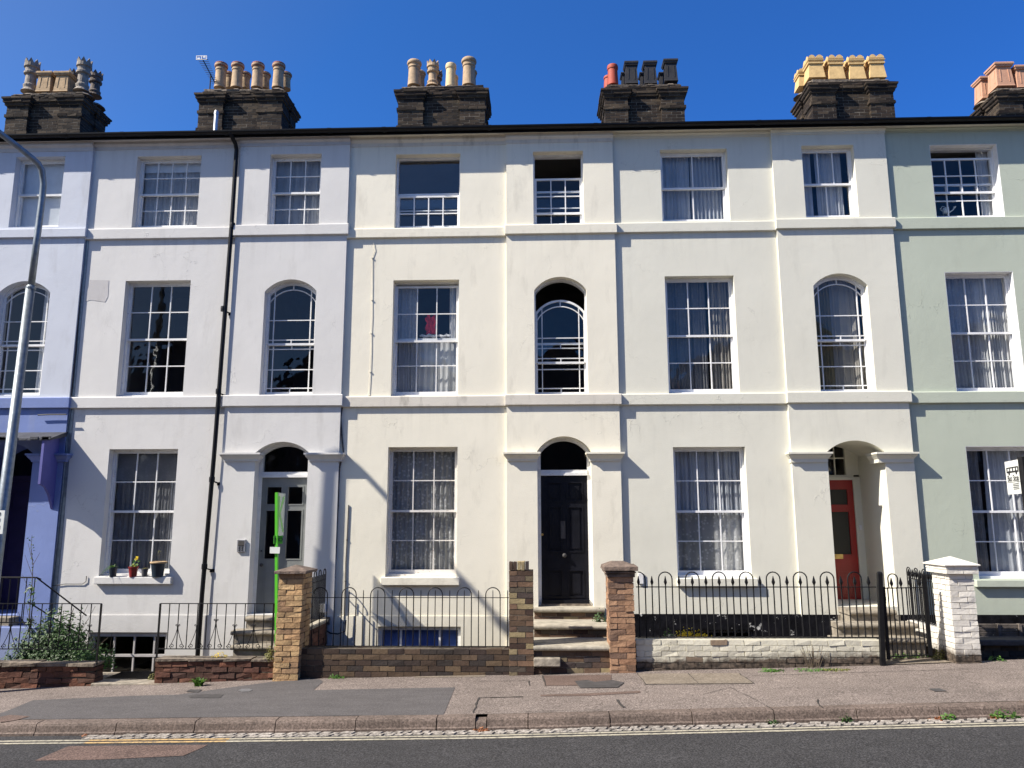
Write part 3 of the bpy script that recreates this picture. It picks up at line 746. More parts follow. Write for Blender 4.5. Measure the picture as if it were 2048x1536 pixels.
def cap(house, pa, pb, ya, yb, Y, mat, back=.10):
    "capital on the door pilasters: thin slab over a splayed block"
    xa, za = at(pa, ya, Y-.11); xb, _ = at(pb, ya, Y-.11); _, zb = at(pa, yb, Y-.01)
    x0, x1 = xa+.085, xb-.085
    mb = MB()
    mb.box(xa, xb, Y-.115, Y+back, za-.028, za)
    mb.box(xa+.018, xb-.018, Y-.095, Y+back, za-.045, za-.0285)
    zt, zm = za-.0455, za-.105
    def ring(e, z): return [(x0-e, Y-.002-e, z), (x1+e, Y-.002-e, z), (x1+e, Y+back, z), (x0-e, Y+back, z)]
    vs = ring(.078, zt)+ring(.030, zm)+ring(.026, zb)
    fs = [(0, 4, 5, 1), (1, 5, 6, 2), (3, 7, 4, 0), (4, 8, 9, 5), (5, 9, 10, 6), (7, 11, 8, 4), (8, 11, 10, 9), (0, 1, 2, 3)]
    mb.add(vs, fs)
    mb.build('capital', mat, house)

house_pl = {}
HN = ['terraced_house']*6
HL = ['pale blue house with a blue and purple ground floor, at the left end',
      'lilac white house with the grey green door and the black drainpipe',
      'cream house with the black front door and two lowered top floor sashes',
      'warm cream house with the red front door set in a deep arched porch',
      'sage green house with white window reveals, right of the red door house',
      'next house beyond the green one, only its pink chimney pots show']
houses = []
for i in range(6):
    h = thing(HN[i], ((HB[i]+HB[i+1])/2, 0, zw((HB[i]+HB[i+1])/2)), HL[i], 'house', 'houses of the terrace')
    houses.append(h); house_pl[h.name] = M['p%d' % min(i, 4)]
XM = [HB[0]+2.63, -5.117, -.487, 4.033, HB[4]+2.70, HB[5]+2.7]      # where each projecting bay starts

# openings
O = {}
O['W1T'] = rect((275, 312), (401.6, 312), (263, 455), (394.7, 453), 0); O['P1T'] = rect((540.7, 308), (642.5, 308), (533.8, 452), (638.4, 451), PB)
O['P0T'] = rect((33, 314), (131, 313), (16.4, 454), (116, 454), PB)
O['W2T'] = rect((791.8, 308), (920, 308), (788.7, 456), (920, 454), 0); O['P2T'] = rect((1066, 303), (1167, 302), (1067, 451), (1167, 449), PB)
O['W3T'] = rect((1319.8, 300), (1452, 297), (1325, 443), (1462.5, 440.5), 0); O['P3T'] = rect((1601.6, 291), (1706, 290), (1613, 435), (1719, 433), PB)
O['W4T'] = rect((1858, 289), (1992, 288.5), (1873, 435), (2011.7, 434), 0)
O['W1F'] = rect((252, 561), (382, 561), (231, 793), (365, 792), 0); O['W2F'] = rect((786.6, 560), (918, 559.6), (781.5, 793), (916, 791), 0)
O['W3F'] = rect((1329, 552.5), (1466.6, 551), (1338, 787.6), (1480.6, 786), 0); O['W4F'] = rect((1887, 544), (2024.7, 543), (1915, 784), (2054, 784), 0)
O['P0F'] = archo((-4, 582), (99.8, 589), (51, 562), (-25, 791), (79.3, 791), PB)
O['P1F'] = archo((530, 582.5), (633, 582.5), (581, 558.6), (518, 790), (624, 789), PB)
O['P2F'] = archo((1068.6, 579), (1173, 580), (1121, 553.5), (1069.6, 790), (1176.6, 790), PB)
O['P3F'] = archo((1626, 573), (1734, 569), (1678, 546.7), (1642.6, 785), (1754, 784), PB)
O['W1G'] = rect((219.7, 898), (357, 898), (196.5, 1152), (337.4, 1152), 0); O['W2G'] = rect((778, 894), (916, 893.7), (768.6, 1154), (912, 1154), 0)
O['W3G'] = rect((1344, 893.7), (1488, 893.7), (1357.5, 1156), (1506, 1156), 0); O['W4G'] = rect((1929.6, 892.5), (2080, 892), (1959, 1158), (2112, 1158), 0)
O['D1'] = archo((511, 905), (617, 904), (563.6, 883.5), (494, 1229), (603, 1229), PB)
O['D2'] = archo((1073, 901), (1180, 903), (1127, 872.5), (1078, 1214), (1190, 1214), PB)
O['D3'] = archo((1653.5, 903), (1768, 904), (1706.7, 881), (1677, 1213), (1796, 1213), PB)
O['D0'] = dict(x0=O['P0F']['x0']-.10, x1=O['P0F']['x1']-.0, z0=.60, zs=3.16, z1=3.36)
O['W0'] = dict(O['W1G']); 
for k, o in O.items():
    if k[0] == 'D': o['rd'] = {'D1': .20, 'D2': .20, 'D3': 1.05, 'D0': .9}[k]
O['D1']['z1'] -= .0
def shift(o, dx):
    q = dict(o); q['x0'] += dx; q['x1'] += dx; return q
HWID = 4.54
for k in ('T', 'F', 'G'):
    O['W0'+k] = shift(O['W1'+k], HB[0]-HB[1]); O['W5'+k] = shift(O['W4'+k], HB[5]-HB[4])
O['P4T'] = shift(O['P3T'], HB[4]-HB[3]); O['P4F'] = shift(O['P3F'], HB[4]-HB[3]); O['D4'] = shift(O['D2'], HB[5]-HB[3]+.02)
O['P5T'] = shift(O['P3T'], HB[5]-HB[3]); O['P5F'] = shift(O['P3F'], HB[5]-HB[3]); O['D5'] = shift(O['D2'], HB[6]-HB[3]+.02)

PL = .615       # plinth line
def B_(px, py, Y): return at(px, py, Y)[1]
BELTS = {0: ((6.86, 7.02), (3.905, 4.085)), 1: ((6.842, 7.03), (3.912, 4.098)), 2: ((6.80, 6.965), (3.90, 4.075)), 3: ((6.83, 7.00), (3.905, 4.085)), 4: ((6.82, 7.02), (3.90, 4.085)), 5: ((6.82, 7.02), (3.90, 4.085))}
for i, h in enumerate(houses):
    x0, x1, xmid = HB[i], HB[i+1], XM[i]; pl = house_pl[h.name]
    zb = -.9
    plz = {1: .61, 2: .603, 3: .640, 4: .635}.get(i, .62)
    wm = MB()
    bay(wm, x0, xmid, plz, ZT, 0, [O['W%dT' % i], O['W%dF' % i], O['W%dG' % i]])
    ops = [O['P%dT' % i], O['P%dF' % i], O['D%d' % i]]
    lo = min(O['D%d' % i]['z0'], plz)
    bay(wm, xmid, x1, lo, ZT, PB, ops, (xmid, x1))
    wall = wm.build('wall', pl, h)
    # stained or plain plinth below
    pm = MB(); bo = None
    if i == 1: bo = rect((176, 1264), (334.4, 1265), (176, 1356), (328, 1356), -.015)
    if i == 2: bo = rect((755.5, 1253), (921.6, 1253), (755, 1310), (921, 1310), -.015)
    if i == 3: bo = rect((1354, 1259.5), (1510, 1259.5), (1354, 1300), (1508, 1300), -.015)
    Yp = -.018
    bay(pm, x0, xmid, zb, plz, Yp, [dict(bo, rd=.12)] if bo else [])
    pm.quad((x0, Yp, plz), (xmid, Yp, plz), (xmid, .0, plz), (x0, .0, plz))
    a, b = O['D%d' % i]['x0'], O['D%d' % i]['x1']
    zt2 = lo
    for u, v in ((xmid, a), (b, x1)):
        pm.quad((u, PB-.012, zb), (v, PB-.012, zb), (v, PB-.012, zt2), (u, PB-.012, zt2))
        pm.quad((u, PB-.012, zt2), (v, PB-.012, zt2), (v, PB, zt2), (u, PB, zt2))
    pm.quad((xmid, PB-.012, zb), (xmid, .0, zb), (xmid, .0, zt2), (xmid, PB-.012, zt2)); pm.quad((x1, PB-.012, zb), (x1, .1, zb), (x1, .1, zt2), (x1, PB-.012, zt2))
    pm.quad((a, PB-.012, zb), (a, PB-.012, zt2), (a, .3, zt2), (a, .3, zb)); pm.quad((b, PB-.012, zb), (b, PB-.012, zt2), (b, .3, zt2), (b, .3, zb)); pm.quad((a, .1, zb), (b, .1, zb), (b, .1, zt2), (a, .1, zt2))
    pm.build('plinth', M['blackpl'] if i >= 3 else pl, h)
    if bo:
        a2, b2 = bo['x0'], bo['x1']
        if i == 1:
            fr = MB(); Yf = .03
            fr.box(a2, b2, Yf, Yf+.06, bo['z1']-.07, bo['z1']); fr.box(a2, a2+.05, Yf, Yf+.06, bo['z0'], bo['z1']-.07); fr.box(b2-.04, b2, Yf, Yf+.06, bo['z0'], bo['z1']-.07)
            for f in (.30, .56, .82): fr.box(a2+(b2-a2)*f-.012, a2+(b2-a2)*f+.012, Yf+.01, Yf+.04, bo['z0'], bo['z1']-.07)
            zz = at(250, 1311, .04)[1]; fr.box(a2+.05, b2-.04, Yf+.004, Yf+.05, zz-.018, zz+.018)
            wn = fr.build('window', M['grey_trim'], h, label='low basement window at pavement level')
            MB().quad((a2, Yf+.03, bo['z0']), (b2, Yf+.03, bo['z0']), (b2, Yf+.03, bo['z1']), (a2, Yf+.03, bo['z1'])).build('pane', M['glass'], wn)
        elif i == 2:
            fr = MB(); Yf = .045
            fr.box(a2, b2, Yf, Yf+.06, bo['z1']-.06, bo['z1']); fr.box(a2, a2+.05, Yf, Yf+.06, bo['z0'], bo['z1']-.06); fr.box(b2-.05, b2, Yf, Yf+.06, bo['z0'], bo['z1']-.06)
            for f in (.27, .5, .74): fr.box(a2+(b2-a2)*f-.014, a2+(b2-a2)*f+.014, Yf+.01, Yf+.045, bo['z0'], bo['z1']-.06)
            wn = fr.build('window', M['white'], h, label='low basement window behind the hoop topped railing')
            MB().add([(a2, Yf+.03, bo['z0']), (b2, Yf+.03, bo['z0']), (b2, Yf+.033, bo['z1']), (a2, Yf+.033, bo['z1'])], [(0, 1, 2, 3)]).build('pane', M['glass'], wn)
            MB().quad((a2, Yf+.09, bo['z0']), (b2, Yf+.09, bo['z0']), (b2, Yf+.09, bo['z1']-.05), (a2, Yf+.09, bo['z1']-.05)).build('curtain', M['bluesheet'], wn)  # flat blue sheet behind the basement pane
        else:
            fr = MB(); fr.box(a2, b2, .04, .09, bo['z1']-.05, bo['z1']); fr.box(a2, a2+.04, .04, .09, bo['z0'], bo['z1']-.05); fr.box(b2-.04, b2, .04, .09, bo['z0'], bo['z1']-.05); fr.box((a2+b2)/2-.02, (a2+b2)/2+.02, .05, .08, bo['z0'], bo['z1']-.05)
            wn = fr.build('window', M['lead'], h, label='low dark basement window in the black plinth')
            MB().quad((a2, .07, bo['z0']), (b2, .07, bo['z0']), (b2, .07, bo['z1']), (a2, .07, bo['z1'])).build('pane', M['glass'], wn)
    bA, bB = BELTS[i]; dz = .012
    bm_ = pl
    belt(h, x0+.0, xmid-.0, 0, bA[0], bA[1], bm_); belt(h, xmid, x1, PB, bA[0]+dz, bA[1]+dz, bm_, .022, .035)
    belt(h, x0+.0, xmid, 0, bB[0], bB[1], bm_ if i != 2 else M['p2b']); belt(h, xmid, x1, PB, bB[0]+dz*.6, bB[1]+dz*.6, bm_ if i != 2 else M['p2b'], .022, .035)
    tm = M['grey_trim'] if i in (0, 1) else (M['p2b'] if i == 2 else pl)
    cz0 = {0: 8.47, 1: 8.50, 2: 8.47, 3: 8.54, 4: 8.56, 5: 8.56}[i]
    cornice(h, x0, xmid, 0, cz0, ZT-.02, tm); cornice(h, xmid, x1, PB, cz0-.005, ZT-.02, tm, .01)
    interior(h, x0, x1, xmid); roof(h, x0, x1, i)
h0, h1, h2, h3, h4, h5 = houses
M['patchpl'] = plaster('greyer repaired plaster', (.50, .485, .475), .5)
c_ = MB(); c_.box(HB[1]+.002, HB[1]+.075, -.012, .0, .61, 3.90); c_.box(HB[1]+.002, HB[1]+.055, -.010, .0, 4.10, 6.83); c_.build('joint_shade_strip', M['galv'], h1)  # grey strip stands in for the bay's side and its shadow
a_, z1_ = at(178, 560, 0); b_, z0_ = at(214, 603, 0); c_ = MB(); c_.add([(a_+.02, -.004, z1_), (b_, -.004, z1_-.01), (b_+.01, -.004, z1_-.3), (b_-.03, -.004, z0_-.01), (a_+.06, -.004, z0_+.03), (a_-.03, -.004, z0_)], [(0, 1, 2, 3, 4, 5)])
c_.build('plaster_patch', M['patchpl'], h1)

def sillpx(l, r, yt, yb):
    a, zt = at(l, yt, -.075); b, zb = at(r, yb, -.075); return (a, b, zt, zb)
window(h0, O['P0T'], PB, 1, 1, curt=[(0, 1, 0, 1, 'blind')]); window(h0, O['W0T'], 0, 4, 2, curt=[(0, 1, 0, 1, 'net')]); window(h0, O['W0F'], 0, 3, 2); window(h0, O['W0G'], 0, 3, 2, curt=[(0, 1, 0, 1, 'net')])
arched_window(h0, O['P0F'], PB, curt=[(.72, .95, 0, 1, 'cur_white')])
window(h1, O['W1T'], 0, 4, 2, curt=[(0, 1, 0, 1, 'net', dict(folds=18)), (0, 1, .86, 1, 'blind')]); window(h1, O['P1T'], PB, 3, 2, curt=[(0, 1, 0, 1, 'net', dict(folds=22, amp=.03))])
window(h1, O['W1F'], 0, 3, 2, lab='plain window with dark panes reflecting the gable across the street'); arched_window(h1, O['P1F'], PB)
window(h1, O['W1G'], 0, 3, 2, curt=[(0, 1, 0, .75, 'cur_dark'), (0, 1, .76, 1, 'cur_dark', dict(flat=1)), (.84, 1, 0, .85, 'net')], sill=sillpx(187.5, 341, 1154, 1168.5))
window(h2, O['W2T'], 0, 4, 2, drop=.36+.31, curt=[], white='cleanwhite'); o = O['W2T']; pzm = (o['z0']+o['z1'])/2; mb = MB(); mb.quad((o['x0']+.03, .20, pzm-.25), (o['x1']-.03, .20, pzm-.25), (o['x1']-.03, .20, o['z1']-.02), (o['x0']+.03, .20, o['z1']-.02)); mb.build('pane', M['bigpane'], h2)
window(h2, O['P2T'], PB, 3, 2, drop=.40, white='cleanwhite')
window(h2, O['W2F'], 0, 3, 2, drop=.035, curt=[(0, .35, .02, .5, 'net', dict(sw=.05)), (.3, 1, .0, .5, 'cur_white', dict(folds=14, dy=.03)), (.86, 1, .5, 1, 'cur_white'), (.0, .30, .52, 1, 'net')])
arched_window(h2, O['P2F'], PB, drop=.33)
window(h2, O['W2G'], 0, 3, 2, curt=[(0, 1, 0, 1, 'lace', dict(folds=14, amp=.03))], white='peel', sill=sillpx(761, 918.4, 1155, 1170.8))
window(h3, O['W3T'], 0, 2, 1, curt=[(0, .46, 0, 1, 'cur_grey', dict(amp=.035)), (.50, 1, 0, 1, 'cur_grey', dict(amp=.035, dy=.02))], white='cleanwhite'); window(h3, O['P3T'], PB, 3, 1, cols2=2, curt=[(.04, .24, 0, 1, 'cur_grey'), (.34, .86, 0, 1, 'cur_grey', dict(amp=.03))], white='cleanwhite')
window(h3, O['W3F'], 0, 3, 2, curt=[(0, .62, 0, 1, 'cur_dark', dict(amp=.03)), (.68, 1, 0, 1, 'cur_taupe', dict(amp=.04))], white='cleanwhite')
arched_window(h3, O['P3F'], PB, curt=[(.05, .38, 0, 1, 'cur_olive'), (.40, .95, 0, 1, 'cur_taupe')], white='cleanwhite')
window(h3, O['W3G'], 0, 3, 2, curt=[(0, 1, .48, 1, 'cur_grey', dict(amp=.04)), (0, 1, 0, .5, 'lace', dict(folds=9)), (.6, 1, 0, .5, 'cur_white', dict(amp=.03, dy=.04))], white='cleanwhite', sill=sillpx(1355, 1517, 1157, 1173))
window(h4, O['W4T'], 0, 4, 2, drop=.15, curt=[(.83, 1, 0, 1, 'cur_white')], white='cleanwhite'); window(h4, O['W4F'], 0, 3, 2, curt=[(0, .6, 0, 1, 'net'), (.55, 1, 0, 1, 'cur_white', dict(amp=.04))], white='cleanwhite')
window(h4, O['W4G'], 0, 3, 2, curt=[(0, .26, 0, 1, 'cur_dark'), (.36, .7, 0, 1, 'cur_grey', dict(sw=.12)), (.66, 1, 0, 1, 'net')], white='cleanwhite', sill=sillpx(1953, 2118, 1160, 1174.5))
window(h4, O['P4T'], PB, 3, 2, curt=[(0, 1, 0, 1, 'net')], white='cleanwhite'); arched_window(h4, O['P4F'], PB, white='cleanwhite')
for k, Y in (('W5T', 0), ('W5F', 0), ('W5G', 0), ('P5T', PB)): window(h5, O[k], Y, 3, 2, curt=[(0, 1, 0, 1, 'net')], white='cleanwhite')
arched_window(h5, O['P5F'], PB, white='cleanwhite')
# white painted reveals of the green house
for o in (O['W4T'], O['W4F'], O['W4G']):
    mb = MB(); e = .002; a, b, c, d = o['x0'], o['x1'], o['z0'], o['z1']
    mb.box(b-.006, b+e*0, .001, .125, c, d); mb.box(a, a+.006, .001, .125, c, d); mb.box(a+.006, b-.006, .001, .125, d-.006, d)
    mb.build('window_reveal', M['cleanwhite'], h4)
# red cloth and clothes on the first floor window of the cream house
o = O['W2F']; xa, za = at(852, 632, .34); xb, zb = at(871, 668, .34)
mb = MB(); n = 10
vs = [(xa+(xb-xa)*(i/n)+.02*math.sin(q*2), .34+.02*math.sin(i*1.7+q), zb+(za-zb)*q/6*(1-.1*math.cos(i))) for q in range(7) for i in range(n+1)]
mb.add(vs, [(q*(n+1)+i, q*(n+1)+i+1, (q+1)*(n+1)+i+1, (q+1)*(n+1)+i) for q in range(6) for i in range(n)])
mb.build('hanging_cloth', M['redcloth'], smooth=True, label='bright red cloth hanging inside the first floor window of the cream house', cat='cloth')
for px, L in ((858, 'crumpled pale clothes on the middle rail, below the red cloth'), (893, 'white crumpled cloth at the right of the red cloth')):
    mb = MB(); x, z = at(px, 672, .3)
    mb.tube([(x-.16+.04*i, .30+.02*math.sin(i*2), z+.018*math.sin(i*1.9)) for i in range(9)], [.012, .022, .03, .02, .034, .022, .03, .02, .01], 8)
    mb.build('folded_clothes', M['cur_white'], smooth=True, label=L, cat='clothes')
# watering can on the green house's top window sill
mb = MB(); x, z = at(1892, 426, .3)
mb.lathe(x, .3, [(.05, z-.02), (.052, z+.08), (.04, z+.085)], 14); mb.tube([(x+.04, .3, z), (x+.12, .3, z+.05), (x+.15, .3, z+.10)], .010); mb.lathe(x+.155, .3, [(.01, z+.09), (.025, z+.11)], 10)
mb.tube([(x-.05, .3, z+.02), (x-.09, .3, z+.07), (x-.05, .3, z+.12), (x, .3, z+.10)], .007)
mb.build('watering_can', M['pale_sign'], smooth=True, label='small pale watering can inside the top window of the green house', cat='watering can')

# capitals
cap(h1, 437, 520, 905.4, 923, PB, M['p1']); cap(h1, 607.5, 687, 905.4, 923, PB, M['p1'])
cap(h2, 1006, 1081, 904, 922, PB, M['p2']); cap(h2, 1172, 1250, 904, 922, PB, M['p2'])
cap(h3, 1577, 1666, 904, 925, PB, M['p3'], .3); cap(h3, 1753, 1838.5, 904, 925, PB, M['p3'], .3)
cap(h0, 50, 134, 907, 924, PB, M['p0'])

# doors ------------------------------------------------------------
def panel(mb, x0, x1, z0, z1, Y, t=.012):
    "raised moulding round a sunk panel"
    w = .022
    for a, b, c, d in ((x0, x1, z0, z0+w), (x0, x1, z1-w, z1), (x0, x0+w, z0+w, z1-w), (x1-w, x1, z0+w, z1-w)): mb.box(a, b, Y-t, Y+.004, c, d)
def door_case(house, o, Y, zt, mat, zth):
    "frame, transom and fanlight of a door"
    x0, x1, zs, z1 = o['x0'], o['x1'], o['zs'], o['z1']; fw_ = .055
    fr = MB()
    fr.box(x0-.01, x0+fw_, Y, Y+.09, zth, zs+.02); fr.box(x1-fw_, x1+.01, Y, Y+.09, zth, zs+.02)
    fr.box(x0+fw_, x1-fw_, Y-.03, Y+.09, zt, zt+.045); fr.box(x0+fw_, x1-fw_, Y-.012, Y+.09, zt+.045, zt+.09)
    bars_arc(fr, x0-.005, x1+.005, zs, z1+.005, .06, Y+.002, Y+.09)
    f = fr.build('door_frame', mat, house)
    g = MB(); pts = [(x0+.02, Y+.05, zt+.08), (x1-.02, Y+.05, zt+.08)]+[(p, Y+.05, q) for p, q in arc(x0+.02, x1-.02, zs, z1-.02)][::-1]
    g.add(pts, [tuple(range(len(pts)))]); g.build('fanlight', M['glass'], f)
    return f
def leaf_with_holes(mb, x0, x1, z0, z1, Y, holes, d=.045):
    "door leaf as stiles and rails round its holes (holes in columns of equal rows)"
    xs = sorted({x0, x1, *[v for h in holes for v in h[:2]]}); zs = sorted({z0, z1, *[v for h in holes for v in h[2:]]})
    for a, b in zip(xs, xs[1:]):
        for c, e in zip(zs, zs[1:]):
            cx, cz = (a+b)/2, (c+e)/2
            if any(h[0] < cx < h[1] and h[2] < cz < h[3] for h in holes): continue
            mb.box(a, b, Y, Y+d, c, e)
# grey green door
o = O['D1']; Yd = PB+.20; zt = at(560, 955, Yd)[1]; zth = at(560, 1229, Yd-.1)[1]-.02
door_case(h1, o, Yd, zt, M['white'], zth)
a, b = o['x0']+.055, o['x1']-.055; W = b-a; Hh = zt-zth
holes = [(a+W*u0_, a+W*u1_, zth+Hh*v0, zth+Hh*v1) for u0_, u1_ in ((.12, .44), (.58, .90)) for v0, v1 in ((.80, .93), (.40, .755))]
mb = MB(); leaf_with_holes(mb, a, b, zth, zt, Yd+.02, holes)
for u0_, u1_ in ((.12, .44), (.58, .90)):
    panel(mb, a+W*u0_, a+W*u1_, zth+Hh*.07, zth+Hh*.31, Yd+.02, .008); panel(mb, a+W*u0_+.04, a+W*u1_-.04, zth+Hh*.07+.04, zth+Hh*.31-.04, Yd+.02, .005)
for q in holes: panel(mb, q[0]-.018, q[1]+.018, q[2]-.018, q[3]+.018, Yd+.02, .007)
d1 = mb.build('door', M['greydoor'], h1)
mb = MB()
for q in holes: mb.quad((q[0], Yd+.045, q[2]), (q[1], Yd+.045, q[2]), (q[1], Yd+.045, q[3]), (q[0], Yd+.045, q[3]))
mb.build('pane', M['glass'], d1)
x, z = at(520, 1130, Yd-.04); MB().lathe(0, 0, [(.012, 0), (.012, .02), (.028, .035), (.03, .05), (.018, .062)], 14).v
def knob(x, Y, z, mat, parent, s=1.):
    mb = MB(); mb.lathe(0, 0, [(.02*s, 0), (.012*s, .006), (.010*s, .02*s), (.026*s, .03*s), (.029*s, .045*s), (.016*s, .058*s)], 14)
    mb.v = [(x+p[0], Y-p[2], z+p[1]) for p in mb.v]; return mb.build('knob', mat, parent, smooth=True)
knob(a+.07, Yd+.018, z, M['lead'], d1); knob(a+.05, Yd+.018, z+.22, M['lead'], d1, .5)
# black six panel door
o = O['D2']; zt = at(1127, 951, Yd)[1]; zth = at(1127, 1213, Yd-.1)[1]-.01
door_case(h2, o, Yd, zt, M['white'], zth)
a, b = o['x0']+.055, o['x1']-.055; W = b-a; Hh = zt-zth
mb = MB(); hol = [(a+W*u0_, a+W*u1_, zth+Hh*v0, zth+Hh*v1) for u0_, u1_ in ((.12, .44), (.57, .89)) for v0, v1 in ((.07, .27), (.41, .755), (.80, .945))]
leaf_with_holes(mb, a, b, zth+.05, zt, Yd+.02, hol)
for q in hol:
    panel(mb, q[0]-.012, q[1]+.012, q[2]-.012, q[3]+.012, Yd+.02, .009); mb.box(q[0], q[1], Yd+.04, Yd+.06, q[2], q[3]); mb.box(q[0]+.05, q[1]-.05, Yd+.030, Yd+.041, q[2]+.05, q[3]-.05)
mb.box(a, b, Yd-.03, Yd+.03, zth+.045, zth+.10)
d2 = mb.build('door', M['blackdoor'], h2)
MB().box(a-.01, b+.01, Yd-.06, Yd+.06, zth-.01, zth+.044).build('door_sill', M['mortar'], h2)
x, z = at(1129, 1111, Yd-.05); knob(x, Yd+.018, z, M['lead'], d2, 1.2)
x, z = at(1082, 1069, Yd); knob(x+.02, Yd+.018, z, M['brass'], d2, .7)
x, z = at(1127, 1060, Yd); mb = MB(); mb.box(x-.045, x+.03, Yd+.008, Yd+.021, z-.135, z+.14); mb.box(x-.028, x+.013, Yd+.002, Yd+.009, z-.09, z+.09); mb.build('letter_box', M['lead'], d2)
# red door in deep porch
o = O['D3']; Yr = PB+1.02; zt = at(1685, 960, Yr)[1]; zth = at(1710, 1214, Yr-.03)[1]
x0, x1 = o['x0'], o['x1']; xr = at(1713, 1060, Yr)[0]
fr = MB(); fr.box(x0-.01, x0+.05, Yr, Yr+.08, zth, o['z1']); fr.box(xr, x1, Yr-.01, Yr+.08, zth, zt+.03)
fr.box(x0+.05, x1, Yr-.02, Yr+.08, zt, zt+.05); fr.box(x0+.05, xr+.02, Yr, Yr+.08, zt+.05, zt+.085)
fr.box(xr-.10, x1, Yr+.005, Yr+.08, zt+.085, o['z1']+.05)
for px in (1670,): q = at(px, 920, Yr)[0]; fr.box(q-.01, q+.01, Yr+.03, Yr+.06, zt+.08, o['z1']+.02)
q = at(1685, 916, Yr)[1]; fr.box(x0+.05, xr-.10, Yr+.032, Yr+.058, q-.01, q+.01)
f3 = fr.build('door_frame', M['p3'], h3)
MB().quad((x0, Yr+.05, zt+.05), (x1, Yr+.05, zt+.05), (x1, Yr+.05, o['z1']+.05), (x0, Yr+.05, o['z1']+.05)).build('fanlight', M['glass'], f3)
a, b = x0+.05, xr; W = b-a; Hh = zt-zth
gx0, gx1 = b-.24-.06, b-.075
mb = MB(); hol = [(b-.40, b-.10, zth+Hh*.80, zth+Hh*.925), (b-.40, b-.10, zth+Hh*.405, zth+Hh*.745)]
leaf_with_holes(mb, a, b, zth, zt, Yr+.02, hol)
for q in hol: panel(mb, q[0]-.02, q[1]+.02, q[2]-.02, q[3]+.02, Yr+.02, .008)
panel(mb, b-.36, b-.10, zth+Hh*.07, zth+Hh*.27, Yr+.02, .01); panel(mb, b-.31, b-.15, zth+Hh*.07+.05, zth+Hh*.27-.05, Yr+.02, .006)
d3 = mb.build('door', M['reddoor'], h3)
mb = MB()
for q in hol: mb.quad((q[0], Yr+.045, q[2]), (q[1], Yr+.045, q[2]), (q[1], Yr+.045, q[3]), (q[0], Yr+.045, q[3]))
mb.build('pane', M['obscure'], d3)
z = at(1680, 1113, Yr)[1]; x = at(1680, 1113, Yr)[0]; mb = MB(); mb.box(x-.10, x+.055, Yr+.008, Yr+.022, z-.038, z+.038); mb.box(x-.075, x+.03, Yr+.002, Yr+.009, z-.014, z+.014); mb.build('letter_box', M['brass'], d3)
x, z = at(1721, 1055, Yr-.02); mb = MB(); mb.box(x-.02, x+.02, Yr-.03, Yr-.01, z-.04, z+.04); mb.build('door_bell', M['cleanwhite'], h3)
MB().box(x0-.02, x1+.02, PB-.02, Yr+.1, zth-.25, zth-.004).build('porch_floor', M['darkstone'], h3)
# purple door of the blue house
o = O['D0']; Yq = PB+.85; zth = .62
mb = MB(); mb.box(o['x0'], o['x1'], Yq, Yq+.05, .5, 2.75); 
for u in (.12, .56):
    for v0, v1 in ((.06, .26), (.36, .70), (.78, .93)): panel(mb, o['x0']+(o['x1']-o['x0'])*u, o['x0']+(o['x1']-o['x0'])*(u+.32), .62+2.1*v0, .62+2.1*v1, Yq, .012)
mb.build('door', M['purple'], h0)
mb = MB(); mb.box(o['x0'], o['x1'], Yq-.03, Yq+.06, 2.75, 2.85); mb.build('door_frame', M['purple'], h0)
MB().quad((o['x0'], Yq+.04, 2.85), (o['x1'], Yq+.04, 2.85), (o['x1'], Yq+.04, 3.4), (o['x0'], Yq+.04, 3.4)).build('fanlight', M['glass'], h0)
for hh, k in ((h4, 'D4'), (h5, 'D5')):
    o = O[k]; mb = MB(); mb.box(o['x0'], o['x1'], PB+.2, PB+.25, o['z0'], o['zs']-.3); panel(mb, o['x0']+.12, o['x1']-.12, o['z0']+.2, o['zs']-.5, PB+.2); mb.build('door', M['greydoor'], hh)
    door_case(hh, o, PB+.17, o['zs']-.32, M['white'], o['z0'])

# canopy over the purple door
cn = MB(); x1_, zc = at(106, 877, -.42)
x0_ = O['D0']['x0']-.12; x1_ -= .02
cn.prismx([(0, zc+.16), (-.46, zc+.0), (-.46, zc-.03), (0, zc+.08)], x0_, x1_)
for _ in range(16):
    u = random.uniform(x0_, x1_-.12); cn.box(u, u+.13, -.47, -.44, zc-.015, zc+random.uniform(.012, .035))
can = cn.build('porch_canopy', M['slate'], h0)
xp, _ = at(86, 920, -.40)
for X in (xp-.02, O['D0']['x0']-.10):
    z2 = at(76, 968, -.42)[1]; mb = MB()
    mb.prismx([(-.44, zc), (0, zc+.08), (0, z2-.42), (-.06, z2-.38), (-.18, z2-.16), (-.30, z2-.04), (-.44, z2+.0)], X, X+.04)
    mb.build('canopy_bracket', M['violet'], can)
# blue house steps and parapet
st = MB()
for k in range(4): st.box(O['D0']['x0']-.1, O['D0']['x1']+.05, -.30-.27*k, .0, .44-.18*k-.16, .60-.18*k)
st.build('step', M['darkstone'], h0)

